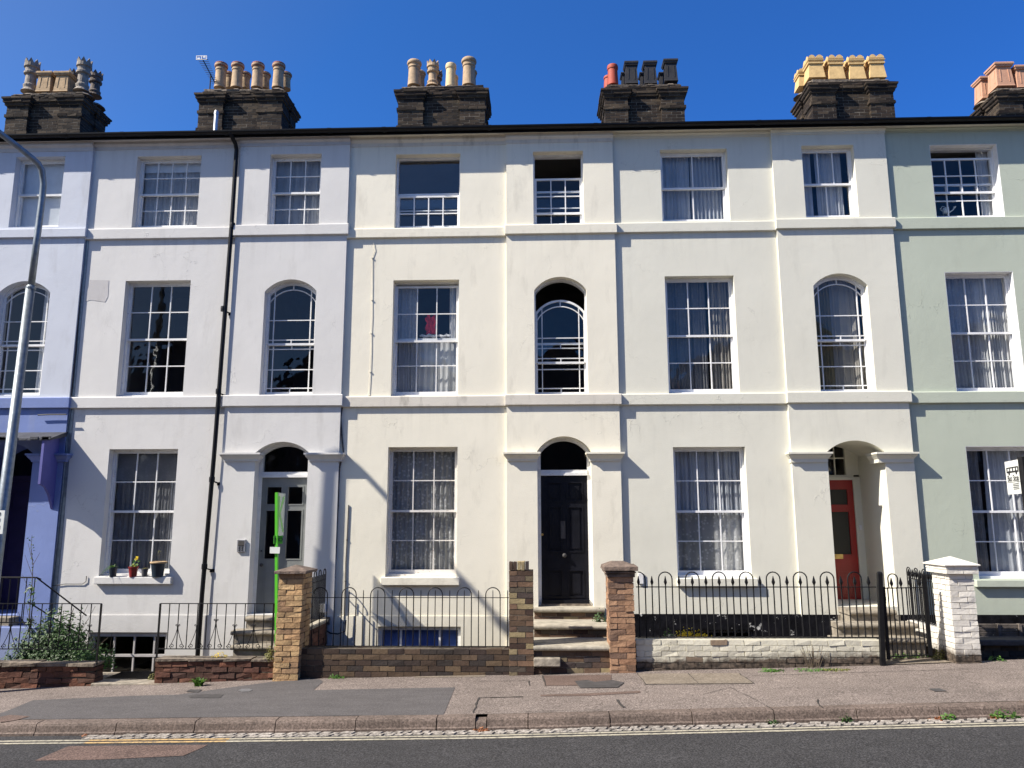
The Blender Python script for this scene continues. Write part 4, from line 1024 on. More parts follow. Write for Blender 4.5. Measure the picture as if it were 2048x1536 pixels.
# boundary cables and pipes ------------------------------------------
def cable(name, pts, r, mat, label, Y=-.012, clips=0, parent=None):
    P = [(*at(px, py, Y)[:1], Y, at(px, py, Y)[1]) for px, py in pts]
    Q = []
    for a, b in zip(P, P[1:]):
        n = max(1, int((Vector(b)-Vector(a)).length/.25))
        for i in range(n): Q.append(Vector(a).lerp(Vector(b), i/n)+Vector((random.uniform(-.004, .004), 0, 0)))
    Q.append(Vector(P[-1])); mb = MB(); mb.tube(Q, r, 6)
    if clips:
        for i in range(2, len(Q), clips): mb.box(Q[i].x-.012, Q[i].x+.012, Y-.012, 0 if Y > -.05 else Y+.04, Q[i].z-.008, Q[i].z+.008)
    return mb.build(name, mat, parent, **({} if parent else dict(label=label, cat='cable')))
cable('wall_cable', [(747, 483), (750, 500), (744, 516), (744, 600), (742, 700), (738, 788), (734, 793)], .004, M['p2'], 'thin cream cable clipped down the upper wall of the cream house', -.01, 2)
cable('wall_cable', [(684, 815), (681, 835), (684, 870), (687, 905), (679, 935), (674, 1050), (668, 1190), (666, 1290)], .012, M['lead'], 'dark bundled cable down the joint beside the grey green door pilaster', -.012, 2)
cable('wall_cable', [(697, 1010), (694, 1080), (692, 1125), (690, 1200), (686, 1292)], .009, M['lead'], 'short dark cable on the cream wall left of the lace window', -.012, 2)
cable('wall_cable', [(168, 485), (160, 600), (152, 700), (143, 790)], .012, M['lead'], 'dark cable down the joint between the pale blue and lilac white walls', -.012, 2)
cable('wall_cable', [(141, 815), (134, 860), (133, 905), (121, 1020), (110, 1120), (102, 1180), (96, 1290)], .014, M['galv'], 'grey pipe down the joint between the purple ground floor and the lilac wall', -.02, 2)
cable('wall_cable', [(100, 1172), (130, 1168), (165, 1168), (172, 1163), (173, 1152)], .006, M['lead'], 'short conduit hooked up beside the sill with the flower pots', -.015, 0)
cable('wall_cable', [(76, 830), (100, 829), (133, 829)], .012, M['lead'], 'short dark bracket arm on the blue wall under the first floor band', -.10, 0)
# black downpipe
Yd_ = -.078
pts = [(461, 262, -.245), (462, 268, -.245), (465, 276, -.20), (471, 288, -.12), (473, 300, -.078)]
P = [(at(x, y, Y)[0], Y, at(x, y, Y)[1]) for x, y, Y in pts]
straight = [(473, 300), (463, 455), (461, 480), (429, 900), (404, 1190), (395, 1312)]
P += [(at(x, y, Yd_)[0], Yd_, at(x, y, Yd_)[1]) for x, y in straight[1:]]
mb = MB(); mb.tube(P, .036, 12)
for px, py in ((447, 617), (437, 782), (424, 958), (409, 1132), (465, 450)):
    x, z = at(px, py, Yd_); mb.lathe(x, Yd_, [(.044, z-.05), (.046, z), (.044, z+.035), (.037, z+.037)], 12); mb.obox((x, Yd_, z-.03), (x+.09, 0, z-.07), .02, .02); mb.box(x+.06, x+.13, -.015, 0, z-.10, z-.05)
mb.build('downpipe', M['blackplastic'], h1, smooth=False)
# intercom
x0_, z1_ = at(476, 1079, PB); x1_, z0_ = at(491, 1104, PB)
it = thing('intercom', (x0_, PB, z0_), 'grey metal intercom panel with buttons on the pilaster left of the grey green door', 'intercom')
mb = MB(); mb.box(x0_, x1_, PB-.03, PB, z0_, z1_); mb.build('housing', M['steel'], it, bevel=.004)
mb = MB(); mb.box(x0_+.02, x1_-.02, PB-.034, PB-.03, z1_-.10, z1_-.02)
mb.build('speaker_grille', M['lead'], it)
for r in range(4):
    for c in (0, 1): MB().box(x0_+.03+c*.045, x0_+.055+c*.045, PB-.036, PB-.03, z0_+.02+r*.024, z0_+.036+r*.024).build('button', M['darkink'], it)
# meter box near the side railing
x, z = at(647, 1214, -.02); mb = MB(); mb.box(x-.04, x+.05, PB-.10, PB, z-.07, z+.06)
mbx = mb.build('meter_box', M['cleanwhite'], label='small white box low on the wall between the brick pillar and the lace window', cat='meter box', bevel=.004)
cable('wall_cable', [(643, 1224), (640, 1240), (648, 1258), (660, 1266), (676, 1268), (690, 1262), (692, 1240)], .010, M['iron'], 'loop of dark cable hanging below the small white meter box', -.07)
mb = MB(); x, z = at(654, 1240, -.05); mb.box(x-.05, x+.05, -.12, -.04, z-.06, z+.05); mb.tube([(x, -.1, z-.05), (x+.02, -.1, z-.35)], .014); mb.build('junction_box', M['lead'], label='dark junction box under the white meter box', cat='junction box', bevel=.004)
x, z = at(1281, 1157, -.02); MB().box(x-.035, x+.045, -.03, 0, z-.08, z+.08).build('wall_box', M['white'], label='narrow white box on the wall behind the first spear railing hoop', cat='meter box', bevel=.004)

# ------------------------------------------------------------------ chimneys
YC = 3.8
def crown(mb, cx, cy_, R, z, h, n=8, hgt=.07):
    for k in range(n):
        t0 = 2*math.pi*k/n; t1 = 2*math.pi*(k+1)/n; tm = (t0+t1)/2
        for s in (1.,):
            a = (cx+R*math.cos(t0), cy_+R*math.sin(t0), z); b = (cx+R*math.cos(t1), cy_+R*math.sin(t1), z); c = (cx+R*math.cos(tm)*1.05, cy_+R*math.sin(tm)*1.05, z+hgt)
            q = .82; mb.add([a, b, c, (cx+R*q*math.cos(t0), cy_+R*q*math.sin(t0), z), (cx+R*q*math.cos(t1), cy_+R*q*math.sin(t1), z), (cx+R*q*math.cos(tm), cy_+R*q*math.sin(tm), z+hgt)], [(0, 1, 2), (5, 4, 3), (0, 2, 5, 3), (1, 4, 5, 2)])
def pot(parent, kind, px, ytop, ybase, wpx, Y, mat, rim=None):
    x, zt = at(px, ytop, Y); _, z0 = at(px, ybase, Y); r = wpx/2*(at(1100, 150, Y)[0]-at(1099, 150, Y)[0]); h = zt-z0
    z0 -= .04; h += .04; mb = MB(); inner = [(r*.75, zt-.002), (r*.7, zt-.15)]
    if kind == 'cannon':
        mb.lathe(x, Y, [(r*.98, z0), (r*.93, z0+.06), (r*.88, z0+h*.35), (r*.84, z0+h*.70), (r*.93, z0+h*.72), (r*.95, z0+h*.745), (r*.93, z0+h*.77), (r*.86, z0+h*.79), (r*.90, z0+h*.84), (r*1.06, z0+h*.87), (r*1.10, z0+h*.91), (r*1.06, z0+h*.965), (r*.96, zt), (r*.8, zt), (r*.75, zt-.1)], 26)
    elif kind == 'plain':
        mb.lathe(x, Y, [(r*.98, z0), (r*.95, z0+.1), (r*.86, z0+h*.78), (r*.97, z0+h*.80), (r*1.0, z0+h*.86), (r*.99, zt-.03), (r*.92, zt), (r*.78, zt), (r*.75, zt-.1)], 26)
    elif kind == 'crown':
        zc = zt-h*.14
        mb.lathe(x, Y, [(r*1.15, z0), (r*.95, z0+.05), (r*.80, z0+h*.10), (r*.92, z0+h*.17), (r*.92, z0+h*.20), (r*.76, z0+h*.24), (r*.70, z0+h*.52), (r*.98, z0+h*.55), (r*1.0, z0+h*.60), (r*.84, z0+h*.63), (r*.86, z0+h*.73), (r*1.05, z0+h*.76), (r*1.02, zc), (r*.8, zc), (r*.75, zc-.1)], 16)
        crown(mb, x, Y, r*1.0, zc, 0, 8, h*.14)
    else:
        def sq(s, z): return [(x-s, Y-s, z), (x+s, Y-s, z), (x+s, Y+s, z), (x-s, Y+s, z)]
        sec = {'square': [(.92, 0), (.88, .06), (.74, .80), (.90, .82), (.92, .87), (1.0, .90), (1.0, .97), (.9, 1), (.7, 1), (.68, .8)],
               'scallop': [(1.0, 0), (.82, .55), (.78, .60), (.95, .62), (.95, .68), (.84, .70), (.98, .76), (1.0, .80), (.88, .82), (.92, .86), (.78, .86), (.7, .6)]}[kind]
        vs = []; 
        for s, f in sec: vs += sq(r*s, z0+h*f)
        fs = [(i*4+k, i*4+(k+1) % 4, i*4+4+(k+1) % 4, i*4+4+k) for i in range(len(sec)-1) for k in range(4)]+[(3, 2, 1, 0), tuple((len(sec)-1)*4+k for k in range(4))]
        mb.add(vs, fs)
        if kind == 'square':      # recessed panel lines on the faces
            for sx_, sy_ in ((0, -1), (1, 0), (-1, 0)):
                for o_ in (-.45, .45):
                    s = r*.86
                    if sx_ == 0: mb.obox((x+o_*r, Y-s*1.0, z0+h*.18), (x+o_*r*.92, Y-s*.91, z0+h*.70), .012, .02, (1, 0, 0))
                    else: mb.obox((x+sx_*s, Y+o_*r, z0+h*.18), (x+sx_*s*.91, Y+o_*r*.92, z0+h*.70), .012, .02, (0, 1, 0))
        else:
            zb = z0+h*.86; s = r*.92
            for (ax, ay), (bx, by) in (((-1, -1), (1, -1)), ((1, -1), (1, 1)), ((1, 1), (-1, 1)), ((-1, 1), (-1, -1))):
                for (u0_, u1_) in ((0, .5), (.5, 1)):
                    pts = []
                    for q in range(9):
                        u = u0_+(u1_-u0_)*q/8; hh = h*.14*(1-abs(2*q/8-1)**2.2); hh = h*.14*math.sin(math.pi*q/8)**.6
                        pts.append((x+s*(ax+(bx-ax)*u), Y+s*(ay+(by-ay)*u), zb+hh))
                    inn = [(x+(p[0]-x)*.84, Y+(p[1]-Y)*.84, p[2]) for p in pts]
                    fs = [(q, q+1, 9+q+1, 9+q) for q in range(8)]+[tuple(range(9))]+[tuple(range(17, 8, -1))]
                    mb.add(pts+inn, fs)
    if rim:
        mb.cur = 1; mb.lathe(x, Y, [(r*.99, zt-h*.16), (r*1.08, zt-h*.12), (r*1.08, zt-.015), (r*1.0, zt+.006), (r*.8, zt+.006)], 20, closed=False); mb.cur = 0
    mats = [mat, M['tc_rim']] if rim else mat
    return mb.build('chimney_pot', mats, parent, smooth=False)
def chimney(house, pl_, pr_, ytop, pots, back, depth=1.0, tall=0.):
    x0, zt = at(pl_, ytop, YC); x1, _ = at(pr_, ytop, YC)
    zb = 9.9; Y0, Y1 = YC, YC+depth
    mb = MB()
    bw = (x1-x0)*.29
    zc = zt-.13                          # top of cornice
    for a, b in ((x0, x0+bw), (x1-bw, x1)):
        for yy, ye in ((Y0, Y0+.42), (Y1-.42, Y1)):
            bricks(mb, a, b, yy, ye, zb, zc-.20, j=.002, m=.010, core_in=.0045)
            mb.cur = 0
            bricks(mb, a-.03, b+.03, yy-.03, ye+.03, zt-.62, zt-.545, j=.006, bh=.07)          # oversailing band
            bricks(mb, a-.03, b+.03, yy-.03, ye+.03, zb+.0, zb+.9+(zt-1.03-zb-.9)*0, j=.005) if False else None
            bricks(mb, a-.035, b+.035, yy-.035, ye+.035, zc-.20, zc-.13, j=.003, bh=.07); bricks(mb, a-.07, b+.07, yy-.07, ye+.07, zc-.13, zc-.055, j=.004, bh=.075); bricks(mb, a-.095, b+.095, yy-.095, ye+.095, zc-.055, zc+.0, j=.005, bh=.055)
            bricks(mb, a-.03, b+.03, yy-.03, ye+.03, zt-1.15, zt-.98, j=.006)
    bricks(mb, x0+bw-.02, x1-bw+.02, Y0+.09, Y1-.09, zb, zc-.20, j=.002, m=.010, core_in=.0045)
    for q, e in ((0, 0), (.07, .03), (.13, .055)):
        bricks(mb, x0+bw-.02, x1-bw+.02, Y0+.09-e, Y1-.09+e, zc-.20+q, zc-.20+q+.07, j=.006, bh=.07)
    bricks(mb, x0+.02, x1-.02, Y0+.40, Y1-.40, zb, zc-.01, j=.004, core=True) if depth > .9 else None
    bricks(mb, x0+.04, x1-.04, Y0+.04, Y1-.04, zc+.0, zt-.03, j=.010, bh=.065)
    ch = mb.build('chimney', M['b_chim'], house)
    fl = MB(); fl.box(x0+.06, x1-.06, Y0+.06, Y1-.06, zt-.03, zt+.02, .02)
    allp = [(p, Y0+.27) for p in pots]+[(p, Y1-.27) for p in back]
    for (k, px, yt, yb, wp, mt, *rm), Y in allp:
        x = at(px, yb, Y)[0]; fl.lathe(x, Y, [(.23, zt), (.17, zt+.05), (.12, zt+.09)], 10)
    fl.build('flaunching', M['mortar'], ch)
    for (k, px, yt, yb, wp, mt, *rm), Y in allp: pot(ch, k, px, yt, yb, wp, Y, M[mt], rm[0] if rm else None)
chimney(h0, 17, 166, 186, [('crown', 66, 122, 182, 28, 'tc_grey'), ('square', 98, 150, 187, 33, 'tc_tan'), ('square', 133, 150, 187, 33, 'tc_tan'), ('crown', 170, 120, 181, 28, 'tc_grey')],
        [('crown', 90, 145, 190, 22, 'tc_dark'), ('plain', 117, 147, 190, 22, 'tc_dark'), ('crown', 150, 142, 190, 22, 'tc_dark'), ('crown', 193, 145, 190, 25, 'tc_dark')])
chimney(h1, 400, 566, 178, [('cannon', x, 129, 174, 24, 'tc_cannon', 1) for x in (443, 476, 516.5, 558)], [('cannon', x, 148, 176, 22, 'tc_tan', 1) for x in (459, 491, 530, 572)])
chimney(h2, 797, 970, 172, [('cannon', 829, 124, 170, 27, 'tc_cannon'), ('crown', 866, 124, 171, 24, 'tc_cannon'), ('plain', 902, 129.6, 172, 22, 'tc_cream'), ('cannon', 938, 119.5, 170, 28, 'tc_cannon')],
        [('cannon', 839, 145, 176, 24, 'tc_cannon'), ('crown', 873, 143, 176, 24, 'tc_dark'), ('plain', 907, 153, 176, 20, 'tc_cream'), ('cannon', 941, 143, 176, 25, 'tc_cannon')])
chimney(h3, 1209, 1367, 169, [('plain', 1225, 132, 168, 22, 'tc_red'), ('square', 1261, 128.5, 170, 28, 'tc_black'), ('square', 1298.5, 128, 170, 28, 'tc_black'), ('square', 1339, 124.4, 165, 29, 'tc_black')],
        [('plain', 1217, 154, 174, 20, 'tc_red'), ('square', 1253, 150, 174, 25, 'tc_black'), ('square', 1290, 150, 174, 25, 'tc_black'), ('square', 1328, 150, 174, 25, 'tc_black')])
chimney(h4, 1621, 1784, 159, [('scallop', 1625.5, 118, 160, 32, 'tc_yellow'), ('scallop', 1665, 118, 163, 32, 'tc_yellow'), ('scallop', 1706, 118.5, 163, 32, 'tc_yellow'), ('scallop', 1746, 117, 160, 32, 'tc_yellow')],
        [('scallop', 1605, 144, 176, 28, 'tc_yellow'), ('scallop', 1641, 141, 176, 28, 'tc_yellow'), ('scallop', 1682, 141, 176, 28, 'tc_yellow'), ('scallop', 1722, 141, 176, 28, 'tc_yellow')], 1.05)
chimney(h5, 1994, 2158, 176, [('square', 1997, 133, 177, 37, 'tc_pink'), ('square', 2037, 139, 180, 37, 'tc_pink'), ('square', 2078, 139, 180, 37, 'tc_pink'), ('square', 2118, 139, 180, 37, 'tc_pink')],
        [('square', 1967, 160, 200, 32, 'tc_pink'), ('square', 2010, 160, 200, 32, 'tc_pink')], 1.05)
# flue and aerial
x, zt = at(433, 225, 1.6); mb = MB(); mb.tube([(x, 1.6, 9.0), (x, 1.6, zt)], .042, 12); mb.lathe(x, 1.6, [(.05, zt-.05), (.05, zt-.01), (.03, zt+.04)], 12); mb.build('flue_pipe', M['steel'], h1, smooth=False)
Ya = YC+.2
x, z0_ = at(420, 172, Ya); an = thing('tv_aerial', (x, Ya, z0_), 'black television aerial with a small white reflector, left of the four rimmed pots', 'aerial')
xt, ztp = at(421, 150, Ya); mb = MB(); mb.tube([(x, Ya, z0_-.2), (x, Ya, ztp+.03)], .014); mb.build('mast', M['iron'], an)
pa = Vector((at(430, 166, Ya)[0], Ya-.0, at(430, 166, Ya)[1])); pb = Vector((at(404, 116, Ya-.4)[0], Ya-.4, at(404, 116, Ya-.4)[1]))
mb = MB(); mb.tube([pa, pb], .011)
for i in range(14):
    p = pa.lerp(pb, i/14); mb.obox(p-Vector((.07+.004*i, 0, 0)), p+Vector((.07+.004*i, 0, 0)), .008, .008)
mb.build('boom', M['iron'], an)
mb = MB(); c = pb
mb.box(c.x-.13, c.x+.12, c.y-.02, c.y, c.z-.05, c.z-.038); mb.box(c.x-.13, c.x+.12, c.y-.02, c.y, c.z+.038, c.z+.05)
for q in (-.13, -.01, .108): mb.box(c.x+q, c.x+q+.014, c.y-.019, c.y-.001, c.z-.038, c.z+.038)
mb.box(c.x-.10, c.x-.04, c.y-.018, c.y-.004, c.z-.03, c.z+.0); mb.box(c.x+.03, c.x+.09, c.y-.018, c.y-.004, c.z-.0, c.z+.03)
mb.build('reflector', M['cleanwhite'], an)

# ------------------------------------------------------------------ steps of the houses
def tread(mb, x0, x1, yf, yb, z, th=.065):
    "stone tread with a rounded nosing"
    n = 6; prof = [(yb, z)]+[(yf+th*.5-th*.5*math.sin(math.pi*q/n), z-th*.5+th*.5*math.cos(math.pi*q/n)) for q in range(n+1)]+[(yb, z-th)]
    k = 8; 
    for i in range(k):
        a = x0+(x1-x0)*i/k; b = x0+(x1-x0)*(i+1)/k
        mb.prismx(prof, a, b) if i in (0, k-1) else mb.add([(a, y, zz) for y, zz in prof]+[(b, y, zz) for y, zz in prof], [(q, q+len(prof), q+1+len(prof), q+1) for q in range(len(prof)-1)])
def solveY(px, py, z):
    y = -.5
    for _ in range(1): x, y = atg(px, py, z)
    return x, y
# black door steps
T = [(1067, 1214, 1214.6), (1067, 1214, 1248.5), (1067, 1214, 1290.5)]
x0_, x1_ = at(1067, 1250, -.5)[0], at(1214, 1250, -.5)[0]
zs_ = [.748, .575, .395]; ys_ = [atg(1140, 1216, zs_[0])[1], atg(1140, 1250, zs_[1])[1], atg(1140, 1292, zs_[2])[1]]
print('h2 steps', ys_)
ys_ = [min(ys_[0], -.16), min(ys_[1], ys_[0]-.2), min(ys_[2], ys_[1]-.2)]
tr = MB(); ri = MB()
for i in range(3):
    tread(tr, x0_, x1_, ys_[i], (ys_[i-1]+.08) if i else .2, zs_[i], .07)
    zb = zs_[i+1] if i < 2 else -.1
    bricks(ri, x0_+.01, x1_-.01, ys_[i]+.05, (ys_[i-1]+.07) if i else .1, zb-.02, zs_[i]-.072, j=.004)
tr.build('step', M['stone'], h2); ri.build('step_riser', M['b_pil'] , h2)
x, z = at(1093, 1324, ys_[2]-.03); sb_ = MB(); sb_.box(x0_+.01, at(1121, 1324, ys_[2])[0], ys_[2]-.03, ys_[2]+.06, at(1100, 1333, ys_[2]-.03)[1], at(1100, 1316, ys_[2]-.03)[1], .008); sb_.build('step', M['darkstone'], h2, bevel=.012)
# grey door steps
x0_ = at(493, 1235, -.2)[0]; xr_ = at(606, 1235, -.2)[0]
tr = MB(); zs_ = [.615, .44, .26]; ys_ = [-.30, atg(500, 1259, .44)[1], atg(500, 1288, .26)[1]]
print('h1 steps', ys_)
ys_[1] = min(ys_[1], -.5); ys_[2] = min(ys_[2], ys_[1]-.2)
for i in range(3):
    xl = [x0_, at(461, 1260, -.5)[0], at(455, 1290, -.8)[0]][i]
    tread(tr, xl, xr_, ys_[i], (ys_[i-1]+.08) if i else .15, zs_[i], .065)
    tr.box(xl+.03, xr_, ys_[i]+.05, (ys_[i-1]+.07) if i else .1, (zs_[i+1] if i < 2 else .10)-.01, zs_[i]-.066, .004)
tr.build('step', M['darkstone'], h1)
# red door steps
tr = MB(); z3 = [.755, .60, .43, .27]; pxs = [(1700, 1794, 1221), (1676, 1836, 1245), (1672, 1855, 1276)]
yy = [atg(1740, 1221, z3[0])[1], atg(1740, 1246, z3[1])[1], atg(1800, 1277, z3[2])[1]]
print('h3 steps', yy)
yy[0] = min(yy[0], -.1); yy[1] = min(yy[1], yy[0]-.25); yy[2] = min(yy[2], yy[1]-.25)
for i in range(3):
    a = at(pxs[i][0], pxs[i][2], yy[i])[0]; b = at(pxs[i][1], pxs[i][2], yy[i])[0]
    tread(tr, a, b, yy[i], (yy[i-1]+.08) if i else .25, z3[i], .07)
    tr.box(a+.02, b-.02, yy[i]+.05, (yy[i-1]+.07) if i else .2, -.3, z3[i]-.071)
tr.build('step', M['darkstone'], h3)

# ------------------------------------------------------------------ garden walls, pillars
def garden_wall(name, pl_, pr_, ytl, Y0, th, mat, label, coping=None, extra=None, j=.006, cat='wall', lo=.02, hi=1.):
    x0, z1 = at(pl_, ytl, Y0); x1, _ = at(pr_, ytl, Y0)
    zb = min(zw(x0), zw(x1)); n = math.ceil((z1-zb)/.075)
    t_ = thing(name, ((x0+x1)/2, Y0+th/2, zb), label, cat)
    mb = MB(); bricks(mb, x0, x1, Y0, Y0+th, z1-n*.075, z1, j=j, lo=lo, hi=hi)
    mb.at = 2.; mb.box(x0+.01, x1-.01, Y0+.01, Y0+th-.01, zb-.7, z1-n*.075); mb.at = 0.
    mb.build('brickwork', mat, t_)
    if coping:
        c = MB(); x = x0
        while x < x1-.02:
            l = min(random.uniform(.25, .5), x1-x); c.box(x, x+l-.01, Y0-.02, Y0+th+.02, z1, z1+coping, .008); x += l
        c.build('coping', M['mortar'], t_)
    return t_, x0, x1, z1
WY = WALLY
tL, *_ = garden_wall('garden_wall', -160, 190, 1332, WY-.02, .22, M['b_dred'], 'crumbling dark red brick wall below the shrub, at the far left', .045, j=.012)
tM, xa_, xb_, zt_ = garden_wall('garden_wall', 311, 548, 1322, WY-.02, .22, M['b_dred'], 'low dark red brick wall under the scroll railing, left of the yellow brick pillar', .03, j=.010)
garden_wall('garden_wall', 598, 1018, 1297, WY, .22, M['b_brown'], 'low dark brown brick wall under the plain hoop railing', None, j=.0035)
garden_wall('garden_wall', 1272, 1762, 1279, WY, .22, M['b_white'], 'low cream painted brick wall under the spear topped railing', None, j=.006)
def pillar(name, px0, px1, ytop, ybot, Y0, d, mat, label, j=.005, capf=None, **k):
    x0 = (at(px0[0], ytop, Y0)[0]+at(px0[1], ybot, Y0)[0])/2; x1 = (at(px1[0], ytop, Y0)[0]+at(px1[1], ybot, Y0)[0])/2; z1 = at(px0[0], ytop, Y0)[1]; zb = zw(x0)-.12
    t_ = thing(name, ((x0+x1)/2, Y0+d/2, zw((x0+x1)/2)), label, 'pillar')
    mb = MB(); bricks(mb, x0, x1, Y0, Y0+d, zb, z1, j=j, **k)
    xt_ = at(px0[0], ytop, Y0)[0]; xb_ = at(px0[1], ybot, Y0)[0]; k_ = (xt_-xb_)/(z1-zb); mb.v = [(a+(c-(zb+z1)/2)*k_, b, c) for a, b, c in mb.v]; x0 += (z1-zb)/2*k_; x1 += (z1-zb)/2*k_
    mb.build('brickwork', mat, t_)
    if capf: capf(t_, x0, x1, Y0, Y0+d, z1)
    return t_, x0, x1, z1
def pyr(t_, x0, x1, y0, y1, z, e, th, rise, mat, j=.0, base=0.):
    c = MB()
    if base: c.box(x0-base*.4, x1+base*.4, y0-base*.4, y1+base*.4, z-.0, z+.05, j)
    zz = z+(.05 if base else 0)
    vs = [(x0-e, y0-e, zz), (x1+e, y0-e, zz), (x1+e, y1+e, zz), (x0-e, y1+e, zz), (x0-e, y0-e, zz+th), (x1+e, y0-e, zz+th), (x1+e, y1+e, zz+th), (x0-e, y1+e, zz+th), ((x0+x1)/2, (y0+y1)/2, zz+th+rise)]
    vs = [(a+random.uniform(-j, j), b+random.uniform(-j, j), q+random.uniform(-j, j)) for a, b, q in vs]
    c.add(vs, [(3, 2, 1, 0), (0, 1, 5, 4), (1, 2, 6, 5), (2, 3, 7, 6), (3, 0, 4, 7), (4, 5, 8), (5, 6, 8), (6, 7, 8), (7, 4, 8)])
    c.build('cap', mat, t_, bevel=.006)
pA, ax0, ax1, az = pillar('gate_pillar', (558, 545), (604, 597), 1147, 1352, WY-.13, .46, M['b_yel'], 'tall worn yellow brick pillar with a grey pyramid cap behind the green board', .006,
    lambda t_, *a: pyr(t_, *a, .055, .035, .07, M['oldcap'], .006))
pBt = thing('gate_pillar', (at(1042, 1300, WY-.06)[0], WY+.1, .01), 'narrow mixed brown brick pillar without a cap, left of the black door steps', 'pillar')
bx0, bz1 = at(1018, 1141, WY-.06); bx1 = at(1066, 1141, WY-.06)[0]; mb = MB(); bricks(mb, bx0, bx1, WY-.06, WY+.28, -.1, bz1, j=.003)
bx2 = at(1057.5, 1130, WY-.06)[0]
for q in range(5):
    mb.at = random.random(); wq = (bx2-bx0)/5; mb.box(bx0+wq*q+.004, bx0+wq*(q+1)-.004, WY-.06, WY+.16, bz1+.004, at(1030, 1124, WY-.06)[1]+random.uniform(-.004, .004), .004)
mb.build('brickwork', M['b_pil'], pBt)
def capC(t_, x0, x1, y0, y1, z):
    c = MB(); e = .05
    for zz, ex, th in ((z, .015, .05), (z+.05, .045, .035), (z+.085, .065, .06)): c.box(x0-ex, x1+ex, y0-ex, y1+ex, zz, zz+th-.003, .010)
    vs = [(x0-.06, y0-.06, z+.142), (x1+.06, y0-.06, z+.142), (x1+.06, y1+.06, z+.142), (x0-.06, y1+.06, z+.142), (x0+.07, y0+.1, z+.20), (x1-.10, y0+.1, z+.195), (x1-.1, y1-.1, z+.2), (x0+.07, y1-.1, z+.2)]
    c.add(vs, [(0, 1, 5, 4), (1, 2, 6, 5), (2, 3, 7, 6), (3, 0, 4, 7), (4, 5, 6, 7)]); c.build('cap', M['oldcap'], t_, bevel=.008)
pillar('gate_pillar', (1216, 1221), (1266, 1273), 1154, 1345, WY-.10, .42, M['b_red'], 'orange brick pillar with a thick mossy rounded cap, right of the black door steps', .006, capC)
def capD(t_, x0, x1, y0, y1, z):
    c = MB(); bricks(c, x0-.05, x1+.05, y0-.05, y1+.05, z-.0, z+.11, j=.004, bh=.06); c.build('brickwork', M['b_white2'], t_); pyr(t_, x0, x1, y0, y1, z+.108, .075, .02, .10, M['b_white2'], .003)
pD, dx0, dx1, dz1 = pillar('gate_pillar', (1897, 1914), (1945, 1966), 1148, 1328, WY-.04, .46, M['b_white2'], 'thick white painted brick pillar with a pyramid cap beside the iron gate', .005, capD, hi=.96)
# side wall behind the white pillar
mb = MB(); zz = at(1850, 1250, WY+.7)[1]; bricks(mb, dx0-.0, dx0+.20, WY+.43, -.1, -.2, zz, j=.005, hi=.9); mb.build('side_wall', M['b_white2'], label='white painted side wall running back from the pyramid capped pillar', cat='wall')
# side wall behind the yellow pillar
mb = MB(); zz = at(630, 1250, WY+.9)[1]; bricks(mb, ax1-.24, ax1-.02, WY+.34, -.1, -.5, zz, j=.008); mb.build('side_wall', M['b_dred'], label='low dark brick side wall running back from the yellow brick pillar', cat='wall')
mb = MB(); mb.box(ax1-.26, ax1+.0, WY+.34, -.1, zz, zz+.04, .006); mb.build('wall_coping', M['stone'], label='pale stone coping on the side wall behind the yellow brick pillar', cat='coping')
# green house: dark basement front and steps at the right edge
x0_ = at(1966, 1290, -.6)[0]
gb = thing('garden_wall', (8.2, -.75, zw(8)), 'dark basement brick front with a vent grille and stone ledge below the green wall', 'wall')
mb = MB(); bricks(mb, dx1+.03, 11.5, -.85, -.6, 0., at(2000, 1290, -.85)[1], j=.006); mb.build('brickwork', M['b_brown'], gb)
mb = MB(); zc_ = at(2000, 1279, -.9)[1]; mb.box(dx1+.16, 11.5, -.93, -.55, zc_-.085, zc_, .006); mb.build('ledge', M['lead'], gb, bevel=.02)
mb = MB(); zt_ = at(2000, 1249, -.5)[1]; zb_ = at(2000, 1275, -.5)[1]
for i in range(9): z = zb_+(zt_-zb_)*i/8; mb.box(dx1+.2, 9.5, -.5, -.47, z-.006, z+.006)
for xx in (dx1+.2, at(1998, 1260, -.5)[0], at(2040, 1260, -.5)[0], 9.5): mb.box(xx-.02, xx+.02, -.52, -.46, zb_-.01, zt_+.01)
mb.build('grille', M['tc_dark'], gb)

# ------------------------------------------------------------------ railings and gate
def mesh_of(fn, name):
    mb = MB(); fn(mb); me = bpy.data.meshes.new(name); me.from_pydata(mb.v, [], mb.f); return me
def inst(name, me, parent, loc):
    o = bpy.data.objects.new(name, me); COL.objects.link(o); o.parent = parent
    o.location = Vector(loc)-Vector(WL[parent.name]); return o
def halfring(r, n=10): return [(r*math.cos(math.pi-math.pi*q/n), 0, r*math.sin(math.pi-math.pi*q/n)) for q in range(n+1)]
BR = .0078
# plain hoop railing
Yh = WY+.10
x0_, zt_ = at(612, 1195, Yh); x1_, _ = at(1018, 1195, Yh); zb_ = at(800, 1295, Yh)[1]; zh_ = at(800, 1175, Yh)[1]
rA = thing('iron_railing', ((x0_+x1_)/2, Yh, zb_), 'plain black hoop railing with slim bars, on the dark brown brick wall', 'railing')
MB().box(x0_, x1_, Yh-.012, Yh+.012, zt_-.004, zt_+.004).build('rail', M['iron'], rA); MB().box(x0_, x1_, Yh-.012, Yh+.012, zb_+.012, zb_+.022).build('rail', M['iron'], rA)
cs = [at(px, 1195, Yh)[0] for px in (640.5, 698, 755.5, 813, 870.5, 928.5, 985.8)]
hr = (at(654.5, 1195, Yh)[0]-at(626, 1195, Yh)[0])/2
def f_hoop(mb): mb.tube([(-hr, 0, zb_+.01)]+[(a, b, zh_-hr+c) for a, b, c in halfring(hr)]+[(hr, 0, zb_+.01)], BR, 6)
